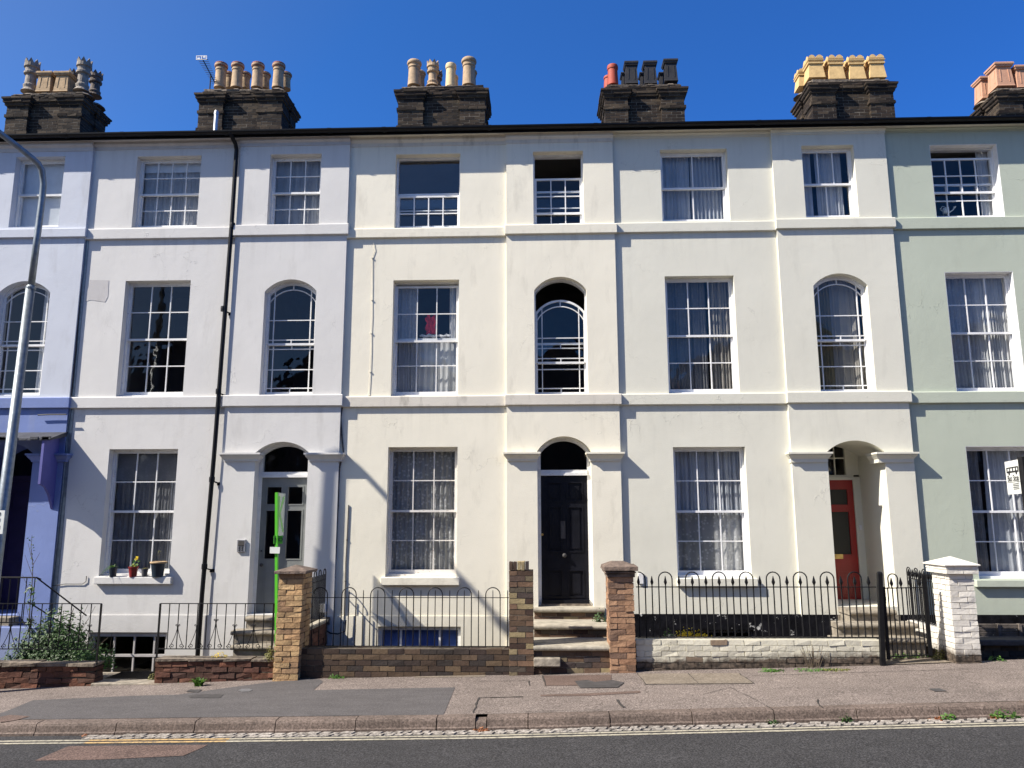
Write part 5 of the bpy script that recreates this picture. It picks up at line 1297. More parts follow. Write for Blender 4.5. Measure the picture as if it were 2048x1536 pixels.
def f_bar(mb): mb.tube([(0, 0, zb_+.01), (0, 0, zt_+.085), (0, 0, zt_+.105)], [BR, BR*.8, .002], 6)
mh = mesh_of(f_hoop, 'hoop'); mh.materials.append(M['iron']); mbr = mesh_of(f_bar, 'baluster'); mbr.materials.append(M['iron'])
for c in cs: inst('hoop', mh, rA, (c, Yh, 0)); inst('baluster', mbr, rA, (c, Yh, 0))
for a, b in zip(cs, cs[1:]): inst('baluster', mbr, rA, ((a+b)/2, Yh, 0))
inst('baluster', mbr, rA, (cs[0]-(cs[1]-cs[0])/2, Yh, 0)); inst('baluster', mbr, rA, (cs[-1]+(cs[1]-cs[0])/2, Yh, 0))
# spear hoop railing
x0_, zt_ = at(1272, 1172, Yh); x1_, zt2 = at(1752, 1176, Yh); zb_ = at(1500, 1277, Yh)[1]; zh_ = at(1500, 1144, Yh)[1]; ztm = (zt_+zt2)/2
rB = thing('iron_railing', ((x0_+x1_)/2, Yh, zb_), 'black hoop railing with spearheads, on the cream painted wall', 'railing')
MB().box(x0_, x1_, Yh-.014, Yh+.014, ztm-.006, ztm+.006).build('rail', M['iron'], rB); MB().box(x0_, x1_, Yh-.014, Yh+.014, zb_+.008, zb_+.024).build('rail', M['iron'], rB)
cs = [at(px, 1172, Yh)[0] for px in (1277, 1331, 1385, 1438.7, 1493, 1547, 1601, 1655, 1710)]; hr = (at(1344.5, 1172, Yh)[0]-at(1317.5, 1172, Yh)[0])/2; BR = .0092
zt_ = ztm; zh2 = zh_
def f_hoop(mb): mb.tube([(-hr, 0, zb_+.01)]+[(a, b, zh2-hr+c) for a, b, c in halfring(hr)]+[(hr, 0, zb_+.01)], BR, 6)
def f_barp(mb): mb.tube([(0, 0, zb_+.01), (0, 0, zt_+.02)], BR, 6)
def f_spear(mb): mb.lathe(0, 0, [(.007, zt_), (.009, zt_+.02), (.028, zt_+.065), (.004, zt_+.15)], 4, math.pi/4)
mh = mesh_of(f_hoop, 'hoop'); mbr = mesh_of(f_barp, 'baluster'); msp = mesh_of(f_spear, 'spearhead')
for q in (mh, mbr, msp): q.materials.append(M['iron'])
for i, c in enumerate(cs):
    if i: inst('hoop', mh, rB, (c, Yh, 0))
    inst('baluster', mbr, rB, (c, Yh, 0)); inst('spearhead', msp, rB, (c, Yh, 0))
    d = (cs[1]-cs[0])/2; inst('baluster', mbr, rB, (c+d, Yh, 0)); inst('spearhead', msp, rB, (c+d, Yh, 0))
mb = MB(); mb.tube([(cs[0], Yh, zh2)]+[(cs[0]+hr*math.sin(t), Yh, zh2-hr+hr*math.cos(t)) for t in (.3, .6, .9, 1.2, 1.57)]+[(cs[0]+hr, Yh, zb_)], BR, 6); mb.build('hoop', M['iron'], rB)
# gate post and gate
xg, zg0 = at(1756, 1147, WY-.02); gp_ = MB(); xg2 = at(1764, 1320, WY-.02)[0]
gpt = thing('gate_post', ((xg+xg2)/2, WY-.02, zw(xg)), 'square black iron gate post at the end of the cream painted wall', 'gate post')
gp_.obox((xg2-.0, WY-.02, zw(xg)-.1), (xg+.02, WY-.02, zg0), .06, .06, (0, 1, 0)); gp_.build('post', M['iron'], gpt); mb = MB(); mb.lathe(xg+.02, WY-.02, [(.045, zg0), (.035, zg0+.02), (.0, zg0+.03)], 4, math.pi/4); mb.build('post_cap', M['iron'], gpt)
ga = Vector((at(1772, 1250, WY)[0], WY+.0, 0)); gbp = Vector((at(1857, 1250, WY+.10)[0], WY+.12, 0)); dirg = gbp-ga; L = dirg.length; zbg = at(1810, 1314, WY)[1]; ztg = at(1810, 1176.5, WY)[1]; zhg = at(1788, 1148, WY)[1]
gt = thing('iron_gate', tuple(gbp+Vector((0, 0, zbg))), 'black iron gate with spearheads and hoops, standing slightly ajar by the white pillar', 'gate')
def gpnt(u, z): p = ga+dirg*u; return (p.x, p.y, z)
MB().obox(gpnt(0, zbg-.03), gpnt(0, ztg+.02), .04, .03, (0, 1, 0)).build('stile', M['iron'], gt); MB().obox(gpnt(1, zbg-.0), gpnt(1, zhg-.02), .045, .04, (0, 1, 0)).build('stile', M['iron'], gt)
MB().obox(gpnt(0, zbg), gpnt(1, zbg+.01), .025, .012, (0, 0, 1)).build('rail', M['iron'], gt); MB().obox(gpnt(0, ztg), gpnt(1, ztg), .025, .012).build('rail', M['iron'], gt)
for k in range(1, 9):
    u = k/9
    MB().tube([gpnt(u, zbg), gpnt(u, ztg+.01)], .0085, 6).build('baluster', M['iron'], gt)
    if k in (0, 2, 4, 6, 8):
        p = gpnt(u-.01, 0); MB().lathe(p[0], p[1], [(.007, ztg), (.009, ztg+.02), (.026, ztg+.06), (.004, ztg+.14)], 4, math.pi/4).build('spearhead', M['iron'], gt)
for u in (.25, .78):
    r = L*.105; MB().tube([gpnt(u-.105, ztg)]+[(gpnt(u, 0)[0]+a, gpnt(u, 0)[1], zhg-r+c) for a, b, c in halfring(r)]+[gpnt(u+.105, ztg)], .0085, 6).build('hoop', M['iron'], gt)
MB().box(gpnt(0, 0)[0]-.05, gpnt(0, 0)[0]+.02, WY-.03, WY+.03, at(1765, 1196, WY)[1]-.03, at(1765, 1196, WY)[1]+.02).build('latch', M['iron'], gt)
pav_poly('gate_threshold', [(1770, 1324), (1870, 1317), (1905, 1326), (1770, 1331)], M['flag'], .012)
# side railings running back to the house
def side_rail(X, ya, yb, z0, z1, zh, n, label, spears):
    t_ = thing('iron_railing', (X, (ya+yb)/2, z0), label, 'railing')
    MB().box(X-.006, X+.006, ya, yb, z1-.006, z1+.006).build('rail', M['iron'], t_); MB().box(X-.006, X+.006, ya, yb, z0, z0+.014).build('rail', M['iron'], t_)
    st_ = (yb-ya)/n
    for i in range(n):
        y = ya+st_*(i+.5); MB().tube([(X, y, z0), (X, y, z1+.08)], .008, 6).build('baluster', M['iron'], t_)
        if spears: MB().lathe(X, y, [(.007, z1), (.009, z1+.02), (.026, z1+.06), (.004, z1+.14)], 4, math.pi/4).build('spearhead', M['iron'], t_)
        if i % 2 == 0:
            r = st_*.5; MB().tube([(X, y-r, z0)]+[(X, y+a, zh-r+c) for a, b, c in halfring(r)]+[(X, y+r, z0)], .008, 6).build('hoop', M['iron'], t_)
    return t_
side_rail(dx0+.05, WY+.46, -.12, at(1860, 1250, WY+.6)[1], at(1860, 1163, WY+.6)[1], at(1850, 1140, WY+.6)[1], 7, 'black spear and hoop railing on the white side wall, seen nearly end on', True)
side_rail(ax1-.06, WY+.36, -.14, at(625, 1245, WY+.6)[1], at(625, 1165, WY+.6)[1], at(625, 1143, WY+.6)[1], 7, 'plain black hoop railing running back from the yellow brick pillar', False)
# scroll railings
def spiral(cx, cz, r, d, n=12, turns=1.3, t0=0):
    return [(cx+d*r*(1-.75*q/n)*math.cos(t0+turns*2*math.pi*q/n), cz+r*(1-.75*q/n)*math.sin(t0+turns*2*math.pi*q/n)) for q in range(n+1)]
def scroll_mesh(w, h):
    "a fret of two scrolled rods that spring from a collar and open like a lyre"
    mb = MB()
    for d in (-1, 1):
        pts = []
        for q in range(13):
            u = q/12; z = h*(1-u); x = w*(.02+.98*(u**1.6)) if u < .85 else w*(.98-.35*((u-.85)/.15)**2)
            pts.append((d*x, z))
        rr = w*.30; cx, cz = w*.60, rr*1.0
        sp_ = spiral(0, 0, rr, 1, 14, 1.25, -1.2); pts2 = pts[:-2]+[(d*(w*.97), h*.09)]+[(d*(cx+a), cz+b-.0) for a, b in sp_]
        mb.tube([(a, 0, b) for a, b in pts2], .0048, 5)
        top = spiral(0, 0, .016, 1, 9, 1.1, math.pi); mb.tube([(d*(.020+a), 0, h+.008+b) for a, b in top], .0045, 5)
    mb.lathe(0, 0, [(.011, h-.03), (.013, h-.015), (.011, h)], 6)
    me = bpy.data.meshes.new('scroll'); me.from_pydata(mb.v, [], mb.f); me.materials.append(M['iron']); return me
def scroll_rail(pxl, pxr, yt, yb, n, label, legs, motifs):
    Y = WY+.04; x0, zt = at(pxl, yt, Y); x1, _ = at(pxr, yt, Y); zb = at((pxl+pxr)/2, yb, Y)[1]
    t_ = thing('iron_railing', ((x0+x1)/2, Y, zb), label, 'railing')
    MB().box(x0, x1, Y-.015, Y+.015, zt-.005, zt+.005).build('rail', M['iron'], t_); MB().box(x0, x1, Y-.012, Y+.012, zb-.005, zb+.005).build('rail', M['iron'], t_)
    st_ = (x1-x0)/n
    me = mesh_of(lambda mb: mb.tube([(0, 0, zb), (0, 0, zt)], .0068, 6), 'baluster'); me.materials.append(M['iron'])
    for i in range(1, n): inst('baluster', me, t_, (x0+st_*i, Y, 0))
    for px, z0 in legs: x = at(px, yt, Y)[0]; MB().box(x-.011, x+.011, Y-.011, Y+.011, z0, zt).build('post', M['iron'], t_)
    m1, m2 = scroll_mesh(st_*.80, (zt-zb)*.62), scroll_mesh(st_*.80, (zt-zb)*.50)
    for i, (k, big) in enumerate(motifs):
        inst('scroll', m1 if big else m2, t_, (x0+st_*k, Y+.001, zb+.006))
    return t_
scroll_rail(321, 548, 1207, 1298, 12, 'black scroll railing right of the drainpipe, on the dark red wall beside the steps', [(321, at(321, 1322, WY)[1]-.05), (548, .2)], [(2, 0), (4, 0), (6, 1), (8, 0), (10, 0)])
scroll_rail(-130, 203, 1207, 1298, 17, 'black scroll railing in front of the shrub, ending above the pavement gap', [(203, zw(-6.6)-.05), (-130, -.2)], [(2, 0), (4, 1), (6, 0), (8, 0), (10, 1), (12, 0), (14, 0), (16, 0)])
# handrail of the blue house's stairs
Y = -.75; x0, z0 = at(0, 1155, Y); x1 = at(73, 1155, Y)[0]
hr_ = thing('stair_railing', (x1, Y, z0-.9), 'black stair handrail with plain bars in front of the purple pilaster', 'railing')
zl = at(100, 1245, -.3)[1]
MB().tube([(x0-1.2, Y, z0), (x1, Y, z0), (x1+.06, Y+.02, z0-.03)], .012).build('handrail', M['iron'], hr_)
MB().tube([(x1, Y, z0), (x1+.5, -.20, z0-.62)], .011).build('handrail', M['iron'], hr_); MB().tube([(x1-.1, Y, z0-.35), (x1+.5, -.20, z0-.95)], .010).build('handrail', M['iron'], hr_)
for k in range(10): MB().tube([(x1-.02-k*.125, Y, z0), (x1-.02-k*.125, Y, z0-.65)], .007, 6).build('baluster', M['iron'], hr_)
MB().box(x0-1.2, x1, Y-.01, Y+.01, z0-.66, z0-.645).build('rail', M['iron'], hr_)
mb = MB(); xq, zq = at(0, 1253, -.7); mb.prismx([(-.85, -.3), (-.85, zq-.0), (-.62, zq+.0), (-.62, -.3)], xq-1.3, at(105, 1250, -.7)[0]); mb.build('stair_wall', M['p0'], label='low blue painted wall beside the stairs of the pale blue house', cat='wall')

# ------------------------------------------------------------------ lamp post, bus stop, agent's board
YL = -1.74
xb, zb = at(8, 1000, YL); xt, zt = at(73, 480, YL)
lp = thing('street_lamp', (xb, YL, zw(xb)), 'tall grey steel lamp post with an arm curving out to the left', 'street lamp')
sl_ = (xt-xb)/(zt-zb); X = lambda z: xb+(z-zb)*sl_
z1 = at(72, 575, YL)[1]
mb = MB(); mb.tube([(X(-.3), YL, -.35), (X(1.0), YL, 1.0)], .085, 16); mb.tube([(X(1.0), YL, 1.0), (X(1.15), YL, 1.15), (X(z1), YL, z1)], [.084, .078, .062], 16); mb.build('column', M['galv'], lp, smooth=True)
mb = MB(); pts = []
for px, py, dy in ((62, 575, 0), (75, 470, 0), (84, 400, 0), (87, 368, .02), (84, 340, .08), (77, 328, .14), (65, 317, .22), (38, 295, .37), (5, 270, .53), (-60, 218, .85), (-130, 160, 1.2), (-240, 70, 1.65)):
    Y = YL-dy*1.0; x, z = at(px, py, Y); pts.append((x, Y, z))
mb.tube(pts, [.047, .046, .045, .044, .044, .044, .044, .043, .042, .041, .040, .038], 14); mb.build('arm', M['galv'], lp, smooth=True)
mb = MB(); x, y, z = pts[0]; mb.lathe(x, YL, [(.064, z-.03), (.068, z), (.05, z+.03)], 16); mb.build('collar', M['galv'], lp)
x, y, z = pts[-1]; mb = MB(); mb.prismx([(y+.05, z-.02), (y-.1, z+.09), (y-.6, z+.12), (y-.68, z+.04), (y-.6, z-.01)], x-.13, x+.13); mb.build('lantern', M['galv'], lp, bevel=.03)
x, z = at(3, 1043, YL-.09); mb = MB(); mb.box(x-.11, x+.04, YL-.10, YL-.092, z-.17, z+.15)
pt = mb.build('number_plate', M['pale_sign'], lp, bevel=.002)
def text_mesh(s, size, name='lettering', thick=.001):
    cu = bpy.data.curves.new('t', 'FONT'); cu.body = s; cu.size = size; cu.extrude = thick; cu.align_x = 'CENTER'; cu.align_y = 'CENTER'
    o = bpy.data.objects.new('t', cu); COL.objects.link(o); dg = bpy.context.evaluated_depsgraph_get(); me = bpy.data.meshes.new_from_object(o.evaluated_get(dg))
    bpy.data.objects.remove(o); return me
def put_text(s, size, parent, center, ux, uz, mat):
    "text laid in the plane spanned by ux (reading direction) and uz (up)"
    me = text_mesh(s, size); ux = Vector(ux).normalized(); uz = Vector(uz).normalized(); n = ux.cross(uz)
    R = Matrix((ux, uz, n)).transposed().to_4x4()
    me.transform(R); me.transform(Matrix.Translation(Vector(center)-Vector(WL[parent.name]))); me.materials.clear(); me.materials.append(mat)
    o = bpy.data.objects.new('lettering', me); COL.objects.link(o); o.parent = parent; return o
put_text('0', .07, pt, (x-.03, YL-.1035, z+.10), (1, 0, 0), (0, 0, 1), M['darkink']); put_text('8', .07, pt, (x-.03, YL-.1035, z+.02), (1, 0, 0), (0, 0, 1), M['darkink']); put_text('11', .07, pt, (x-.03, YL-.1035, z-.08), (1, 0, 0), (0, 0, 1), M['darkink'])
# bus stop
Yb = -3.2; xp, zt = at(2043, 914, Yb)
bs = thing('bus_stop', (xp, Yb, zk(xp)), 'dark bus stop post with a white flag sign at the right edge', 'bus stop')
xq = at(2063, 1190, Yb)[0]
mb = MB(); mb.tube([(xp+.02, Yb, zk(xp)-.2), (xp, Yb, zt)], .042, 14); mb.build('post', M['iron'], bs, smooth=False)
Pn = Vector((xp+.02, Yb+.07, 0)); Pf = Vector((at(2014, 950, Yb+.55)[0], Yb+.55, 0)); zT = at(2015, 924, Yb+.55)[1]; zB = at(2027, 989, Yb+.55)[1]
d = (Pn-Pf); n = Vector((d.y, -d.x, 0)).normalized()
mb = MB(); e = n*.012
V = [Pf+Vector((0, 0, zB)), Pn+Vector((0, 0, zB)), Pn+Vector((0, 0, zT)), Pf+Vector((0, 0, zT))]
mb.add([v+e for v in V]+[v-e for v in V], [(0, 1, 2, 3), (7, 6, 5, 4), (0, 4, 5, 1), (1, 5, 6, 2), (2, 6, 7, 3), (3, 7, 4, 0)]); fl_ = mb.build('flag', M['pale_sign'], bs)
ux = d.normalized(); Lf = d.length; hf = zT-zB
def fpt(u, v): return Pf+d*u+Vector((0, 0, zB+hf*v))+e*1.25
put_text('Bus Stop', Lf*.22, fl_, fpt(.50, .47), ux, (0, 0, 1), M['darkink'])
mb = MB(); a, b = fpt(.10, .66), fpt(.92, .78)
for (u0_, u1_, v0, v1) in ((.10, .92, .78, .81), (.10, .92, .645, .69), (.10, .16, .69, .78), (.30, .36, .69, .78), (.50, .56, .69, .78), (.70, .76, .69, .78), (.86, .92, .69, .78), (.05, .95, .355, .365)):
    q = [fpt(u0_, v0), fpt(u1_, v0), fpt(u1_, v1), fpt(u0_, v1)]; mb.add([p+e*.1 for p in q], [(0, 1, 2, 3)])
for uu in (.26, .76):
    c = fpt(uu, .64)+e*.1; mb.add([c+ux*.028*math.cos(t_*math.pi/6)+Vector((0, 0, .028*math.sin(t_*math.pi/6))) for t_ in range(12)], [tuple(range(12))])
for vv in (.29, .24, .19, .14): q = [fpt(.45, vv), fpt(.85, vv), fpt(.85, vv+.018), fpt(.45, vv+.018)]; mb.add([p+e*.1 for p in q], [(0, 1, 2, 3)])
mb.build('bus_symbol', M['darkink'], fl_)
# estate agent's board
Ye = WY+.38; xa, za = at(553.5, 985, Ye); xe = at(554, 1200, Ye)[0]; zbt = at(549, 1345, Ye)[1]
xe2 = at(553.5, 1340, Ye)[0]
ab = thing('agents_board', (xe2, Ye, zw(xe2)), 'bright green estate agent board on a green post beside the yellow brick pillar', 'sign')
pst = MB(); pst.obox((xe2, Ye, zw(xe2)-.05), (xa, Ye, za), .038, .045, (0, 1, 0)); pst.build('post', M['green_sign'], ab)
be = Vector((at(567.5, 1040, Ye+.48)[0], Ye+.48, 0)); bs_ = Vector((xa+.015, Ye+.02, 0)); zb0 = at(560, 1072, Ye+.2)[1]; zt0 = at(560, 986, Ye+.2)[1]
def board(name, p, q, z0, z1, mat, th=.006):
    d = (q-p); nn = Vector((-d.y, d.x, 0)).normalized()*th
    if nn.dot(Vector((0, CAMY, 0))-p) < 0: nn = -nn
    V = [p+Vector((0, 0, z0)), q+Vector((0, 0, z0)), q+Vector((0, 0, z1)), p+Vector((0, 0, z1))]
    mb = MB(); mb.add([v+nn for v in V]+[v-nn for v in V], [(0, 1, 2, 3), (7, 6, 5, 4), (0, 4, 5, 1), (1, 5, 6, 2), (2, 6, 7, 3), (3, 7, 4, 0)]); return mb.build(name, mat, ab), nn, d
bo_, nn, d = board('board', bs_, be, zb0, zt0, M['acryl'])
put_text('K', .78, bo_, bs_+d*.48+Vector((0, 0, (zb0+zt0)/2-.03))+nn*1.4, d, (0, 0, 1), M['green_sign'])
zb1 = at(556, 1087, Ye+.1)[1]; zt1 = at(556, 1071, Ye+.1)[1]
p0 = Vector((at(547.5, 1080, Ye-.03)[0], Ye-.03, 0)); p1 = Vector((at(565, 1080, Ye+.03)[0], Ye+.03, 0)); s2, nn2, d2_ = board('board', p0, p1, zb1, zt1, M['green_sign'])
put_text('NO', .075, s2, p0+d2_*.55+Vector((0, 0, (zb1+zt1)/2))+nn2*1.5, d2_, (0, 0, 1), M['darkink'])
zb2 = at(550, 1107, Ye-.04)[1]; zt2_ = at(550, 1094, Ye-.04)[1]; xq0 = at(540.5, 1100, Ye-.04)[0]; xq1 = at(560, 1100, Ye-.04)[0]
MB().box(xq0, xq1, Ye-.05, Ye-.04, zb2, zt2_, .004).build('board', M['pale_sign'], ab)

# ------------------------------------------------------------------ plant pots on the sill
Ysl = -.035
def potted(px0, px1, yt, yb, mat, label, plant, rimmat=None, shape='flare'):
    x0, z0 = at(px0, yb, Ysl); x1, z1 = at(px1, yt, Ysl); cx = (x0+x1)/2; r = (x1-x0)/2; zs_top = sillpx(187.5, 341, 1154, 1168.5)[2]; z0 = zs_top
    t_ = thing('plant_pot', (cx, Ysl, z0), label, 'plant pot', 'pots on the left ground floor sill')
    mb = MB(); h = z1-z0
    rb = min(r*.68, .09)
    mb.lathe(cx, Ysl, [(rb, z0), (r*(.80 if shape == 'flare' else .98), z0+h*.5), (r*.92, z0+h*.86), (r*1.0, z0+h*.88), (r*1.0, z1), (r*.86, z1), (r*.84, z1-.02), (0.001, z1-.02)], 22)
    mb.build('pot', mat, t_, smooth=False)
    if rimmat: MB().lathe(cx, Ysl, [(r*.93, z1-.022), (r*1.06, z1-.018), (r*1.07, z1+.004), (r*.92, z1+.010), (r*.86, z1-.004)], 22, closed=False).build('rim', rimmat, t_, smooth=True)
    MB().lathe(cx, Ysl, [(r*.86, z1-.018), (.001, z1-.008)], 16).build('soil', M['soil'], t_)
    plant(t_, cx, z1, r)
def blade(mb, p, d, L, w, droop=.6):
    p = Vector(p); d = Vector(d).normalized(); s = d.cross(Vector((0, 0, 1))); 
    if s.length < .1: s = Vector((1, 0, 0))
    s.normalize(); prev = [p-s*w/2, p+s*w/2]; n = 5; mb.at = random.random()*.9+.05
    for i in range(1, n+1):
        u = i/n; q = p+d*L*u+Vector((0, 0, -droop*L*u*u)); ww = w*(1-u)**.6+.0008
        cur = [q-s*ww/2, q+s*ww/2]; mb.add([prev[0], prev[1], cur[1], cur[0]], [(0, 1, 2, 3)]); prev = cur
def leaf(mb, p, n, s, ang=None):
    "one pointed leaf, folded along its midrib"
    p = Vector(p); n = Vector(n).normalized(); a = n.orthogonal().normalized(); ang = random.uniform(0, 6.28) if ang is None else ang
    u = (Matrix.Rotation(ang, 3, n) @ a); v = n.cross(u); mb.at = random.uniform(.02, .98)
    mb.add([p, p+u*s*.45+v*s*.28+n*s*.06, p+u*s, p+u*s*.45-v*s*.28+n*s*.06, p+u*s*.5], [(0, 4, 1), (4, 2, 1), (0, 3, 4), (3, 2, 4)])
def p_spider(t_, cx, z, r):
    mb = MB()
    for i in range(26):
        an_ = random.uniform(0, 6.28); L = random.uniform(.10, .24)
        blade(mb, (cx, Ysl, z-.01), (math.cos(an_)-.35, math.sin(an_)*.5-.1, random.uniform(.3, 1.4)), L, .011, .9)
    mb.build('leaves', M['leaf2'], t_)
def p_prim(t_, cx, z, r):
    mb = MB()
    for i in range(16): leaf(mb, (cx+random.uniform(-.03, .05), Ysl+random.uniform(-.04, .02), z+random.uniform(0, .08)), (random.uniform(-.5, .5), -1, .6), .055)
    mb.build('leaves', M['leaf2'], t_); mb = MB()
    for cx2, cz, k in ((cx+.045, z+.13, 12), (cx+.06, z+.15, 8), (cx+.02, z+.03, 9)):
        for i in range(k): leaf(mb, (cx2+random.uniform(-.02, .02), Ysl-.03, cz+random.uniform(-.015, .015)), (random.uniform(-.4, .4), -1, random.uniform(-.2, .5)), .026)
    mb.build('flowers', M['flower'], t_)
def p_low(t_, cx, z, r):
    mb = MB()
    for i in range(20): leaf(mb, (cx+random.uniform(-.04, .04), Ysl+random.uniform(-.03, .02), z+.002), (random.uniform(-.7, .7), -.4, .8), .025)
    mb.build('leaves', M['leafdry'], t_)
def p_twig(t_, cx, z, r):
    mb = MB(); mb.tube([(cx, Ysl, z-.02), (cx+.01, Ysl, z+.10), (cx-.005, Ysl, z+.17)], .003, 5); mb.build('stem', M['twig'], t_)
    mb = MB()
    for i in range(9): leaf(mb, (cx+random.uniform(-.04, .04), Ysl+random.uniform(-.01, .01), z+random.uniform(.10, .19)), (random.uniform(-.6, .6), -1, .5), .022)
    mb.build('leaves', M['leafdry'], t_)
potted(217, 235.6, 1134, 1151, M['bluepot'], 'dark pot with a spiky green spider plant, leftmost on the sill', p_spider)
potted(256, 277, 1133, 1152, M['redpot'], 'dark red pot with small yellow flowers on the sill', p_prim)
potted(282, 296.6, 1137, 1150, M['greypot'], 'smallest grey pot on the sill, between the red and the big blue pots', p_low)
potted(300, 332, 1124, 1152.5, M['bluepot'], 'big dark blue glazed pot with a terracotta rim, rightmost on the sill', p_twig, M['tc_tan'])

# ------------------------------------------------------------------ weeds, shrub, flowers
def clump(name, x, y, z, rx, ry, h, n, size, mat, label, cat='weed', group=None, stems=0):
    t_ = thing(name, (x, y, z), label, cat, group); mb = MB(); k = 0
    cl = [(random.uniform(-.8, .8), random.uniform(-.7, .7), random.uniform(.1, .9)) for _ in range(max(4, n//28))]
    while k < n:
        c = random.choice(cl); u, v, q = (c[0]+random.gauss(0, .25), c[1]+random.gauss(0, .25), c[2]*random.random()+random.gauss(0, .12))
        if u*u+v*v > 1.3 or q < 0: continue
        q *= (1-.5*min(1, u*u+v*v)); leaf(mb, (x+u*rx, y+v*ry, z+q*h+.004), (u+random.uniform(-.6, .6), v-.5+random.uniform(-.6, .6), .6+random.random()), size*random.uniform(.5, 1.25)); k += 1
    mb.build('leaves', M[mat], t_)
    if stems:
        s = MB()
        for i in range(stems):
            a = random.uniform(-1, 1); b = random.uniform(-.6, .6); s.tube([(x+a*rx*.3, y+b*ry*.3, z), (x+a*rx*.7, y+b*ry*.6, z+h*.5), (x+a*rx, y+b*ry, z+h*random.uniform(.7, 1.05))], .003, 5)
        s.build('stems', M['twig'], t_)
    return t_
def clump_px(name, px0, px1, yt, yb, n, size, mat, label, Y=None, dep=.08, z=None, **k):
    if Y is None: cx, cy_, cz = on_pav((px0+px1)/2, yb-6)
    else: cy_ = Y; cx, cz = at((px0+px1)/2, yb, Y)
    if z is not None: cz = z
    x0 = at(px0, yb, cy_)[0]; x1 = at(px1, yb, cy_)[0]; h = at(px0, yt, cy_)[1]-cz
    return clump(name, cx, cy_, cz, (x1-x0)/2, dep, h, n, size, mat, label, **k)
clump_px('shrub', 25, 180, 1205, 1322, 5200, .062, 'leaf', 'dense dark green shrub behind the scroll railing at the left', Y=-.80, dep=.35, cat='shrub', stems=14)
clump_px('shrub', 50, 218, 1275, 1325, 1800, .05, 'leaf', 'low leafy growth spilling over the crumbling red wall', Y=-1.05, dep=.2, cat='shrub', stems=6)
clump_px('climbing_plant', 188, 232, 1268, 1338, 110, .05, 'leaf2', 'arching leafy stem in front of the low basement window', Y=-1.15, dep=.08, cat='plant', stems=4)
# tall thin stem with leaves in front of the blue pilaster
t_ = thing('tall_weed', (at(60, 1240, -.9)[0], -.9, -.2), 'tall thin leafy stem rising in front of the blue pilaster', 'plant')
P = [(at(px, py, -.9)[0], -.9, at(px, py, -.9)[1]) for px, py in ((58, 1260), (60, 1210), (64, 1170), (66, 1130), (62, 1095), (64, 1070))]
mb = MB(); mb.tube(P, [.008, .007, .006, .005, .004, .002], 6)
for px, py, qx, qy in ((64, 1150, 50, 1110), (66, 1130, 80, 1105), (62, 1190, 45, 1150), (64, 1120, 56, 1086)):
    a = at(px, py, -.9); b = at(qx, qy, -.9); mb.tube([(a[0], -.9, a[1]), (b[0], -.9, b[1])], [.004, .002], 5)
mb.build('stem', M['twig'], t_); mb = MB()
for i in range(46):
    u = random.random(); k = int(u*4.99); a = Vector(P[k]).lerp(Vector(P[k+1]), random.random()); big = .11 if k < 2 else .045
    leaf(mb, a+Vector((random.uniform(-.04, .04), random.uniform(-.03, .03), 0)), (random.uniform(-1, 1), -.7, .7), big*random.uniform(.6, 1.1))
mb.build('leaves', M['leaf'], t_)
# dandelion clump with long leaves
x, y, z = on_pav(397, 1372); t_ = thing('weed_clump', (x, y, z), 'bright green leafy weed clump at the foot of the dark red wall', 'weed', 'weeds along the foot of the walls'); mb = MB()
for i in range(46):
    an_ = random.uniform(0, 6.28); blade(mb, (x+random.uniform(-.04, .04), y+random.uniform(-.03, .03), z), (math.cos(an_), math.sin(an_)*.6-.1, random.uniform(.7, 2.6)), random.uniform(.12, .26), .035, .5)
mb.build('leaves', M['leaf2'], t_)
G = 'weeds along the foot of the walls'
for a in ((498, 535, 1353, 1365, 90, .035, 'leaf2', 'small weed left of the yellow brick pillar base'), (638, 692, 1346, 1362, 170, .035, 'leaf2', 'low green weed at the left end of the dark brown wall'),
          (1519, 1570, 1335, 1349, 220, .03, 'leaf2', 'bright creeping weed below the middle of the cream painted wall'), (1590, 1700, 1337, 1347, 300, .028, 'leaf2', 'long strip of creeping weed near the right end of the cream painted wall'),
          (1640, 1735, 1339, 1347, 170, .025, 'leafdry', 'yellowing strip of weed left of the gate post'), (150, 200, 1357, 1373, 140, .032, 'leafdry', 'yellowing weed at the end of the crumbling red wall'),
          (298, 330, 1340, 1366, 120, .035, 'leafdry', 'yellow green weed at the left end of the scroll railing wall'), (350, 372, 1362, 1370, 50, .03, 'leaf2', 'tiny weed left of the bright green weed clump'),
          (1975, 2010, 1310, 1328, 60, .04, 'leaf2', 'thin weed at the foot of the white pillar, right side')):
    clump_px('weed_clump', *a[:7], a[7], group=G)
clump_px('weed_clump', 1868, 1890, 1288, 1318, 110, .04, 'leafdry', 'green and yellow weed between the gate and the white pillar', Y=WY+.25, dep=.06, stems=3, group=G)
clump_px('weed_clump', 1775, 1860, 1300, 1314, 160, .035, 'leaf2', 'weeds growing behind the bars of the gate', Y=-.95, dep=.06, group=G)
clump_px('weed_clump', 1188, 1216, 1218, 1252, 260, .038, 'leaf', 'dark weed growing on the right side of the black door steps', Y=-.42, dep=.06, group=G)
clump_px('weed_clump', 525, 548, 1280, 1322, 120, .035, 'leafdry', 'straggling weed climbing the left side of the yellow brick pillar', Y=WY-.02, dep=.05, stems=3, group=G)
clump_px('dry_weed', 1600, 1655, 1292, 1345, 30, .018, 'leafdry', 'wiry dead weed stems against the cream painted wall', Y=WY-.06, dep=.04, stems=16)
clump_px('flowering_plant', 1352, 1422, 1250, 1277, 420, .032, 'flower', 'yellow flowers behind the spear railing, in front of the black plinth', Y=WY+.35, dep=.06, cat='flowers')
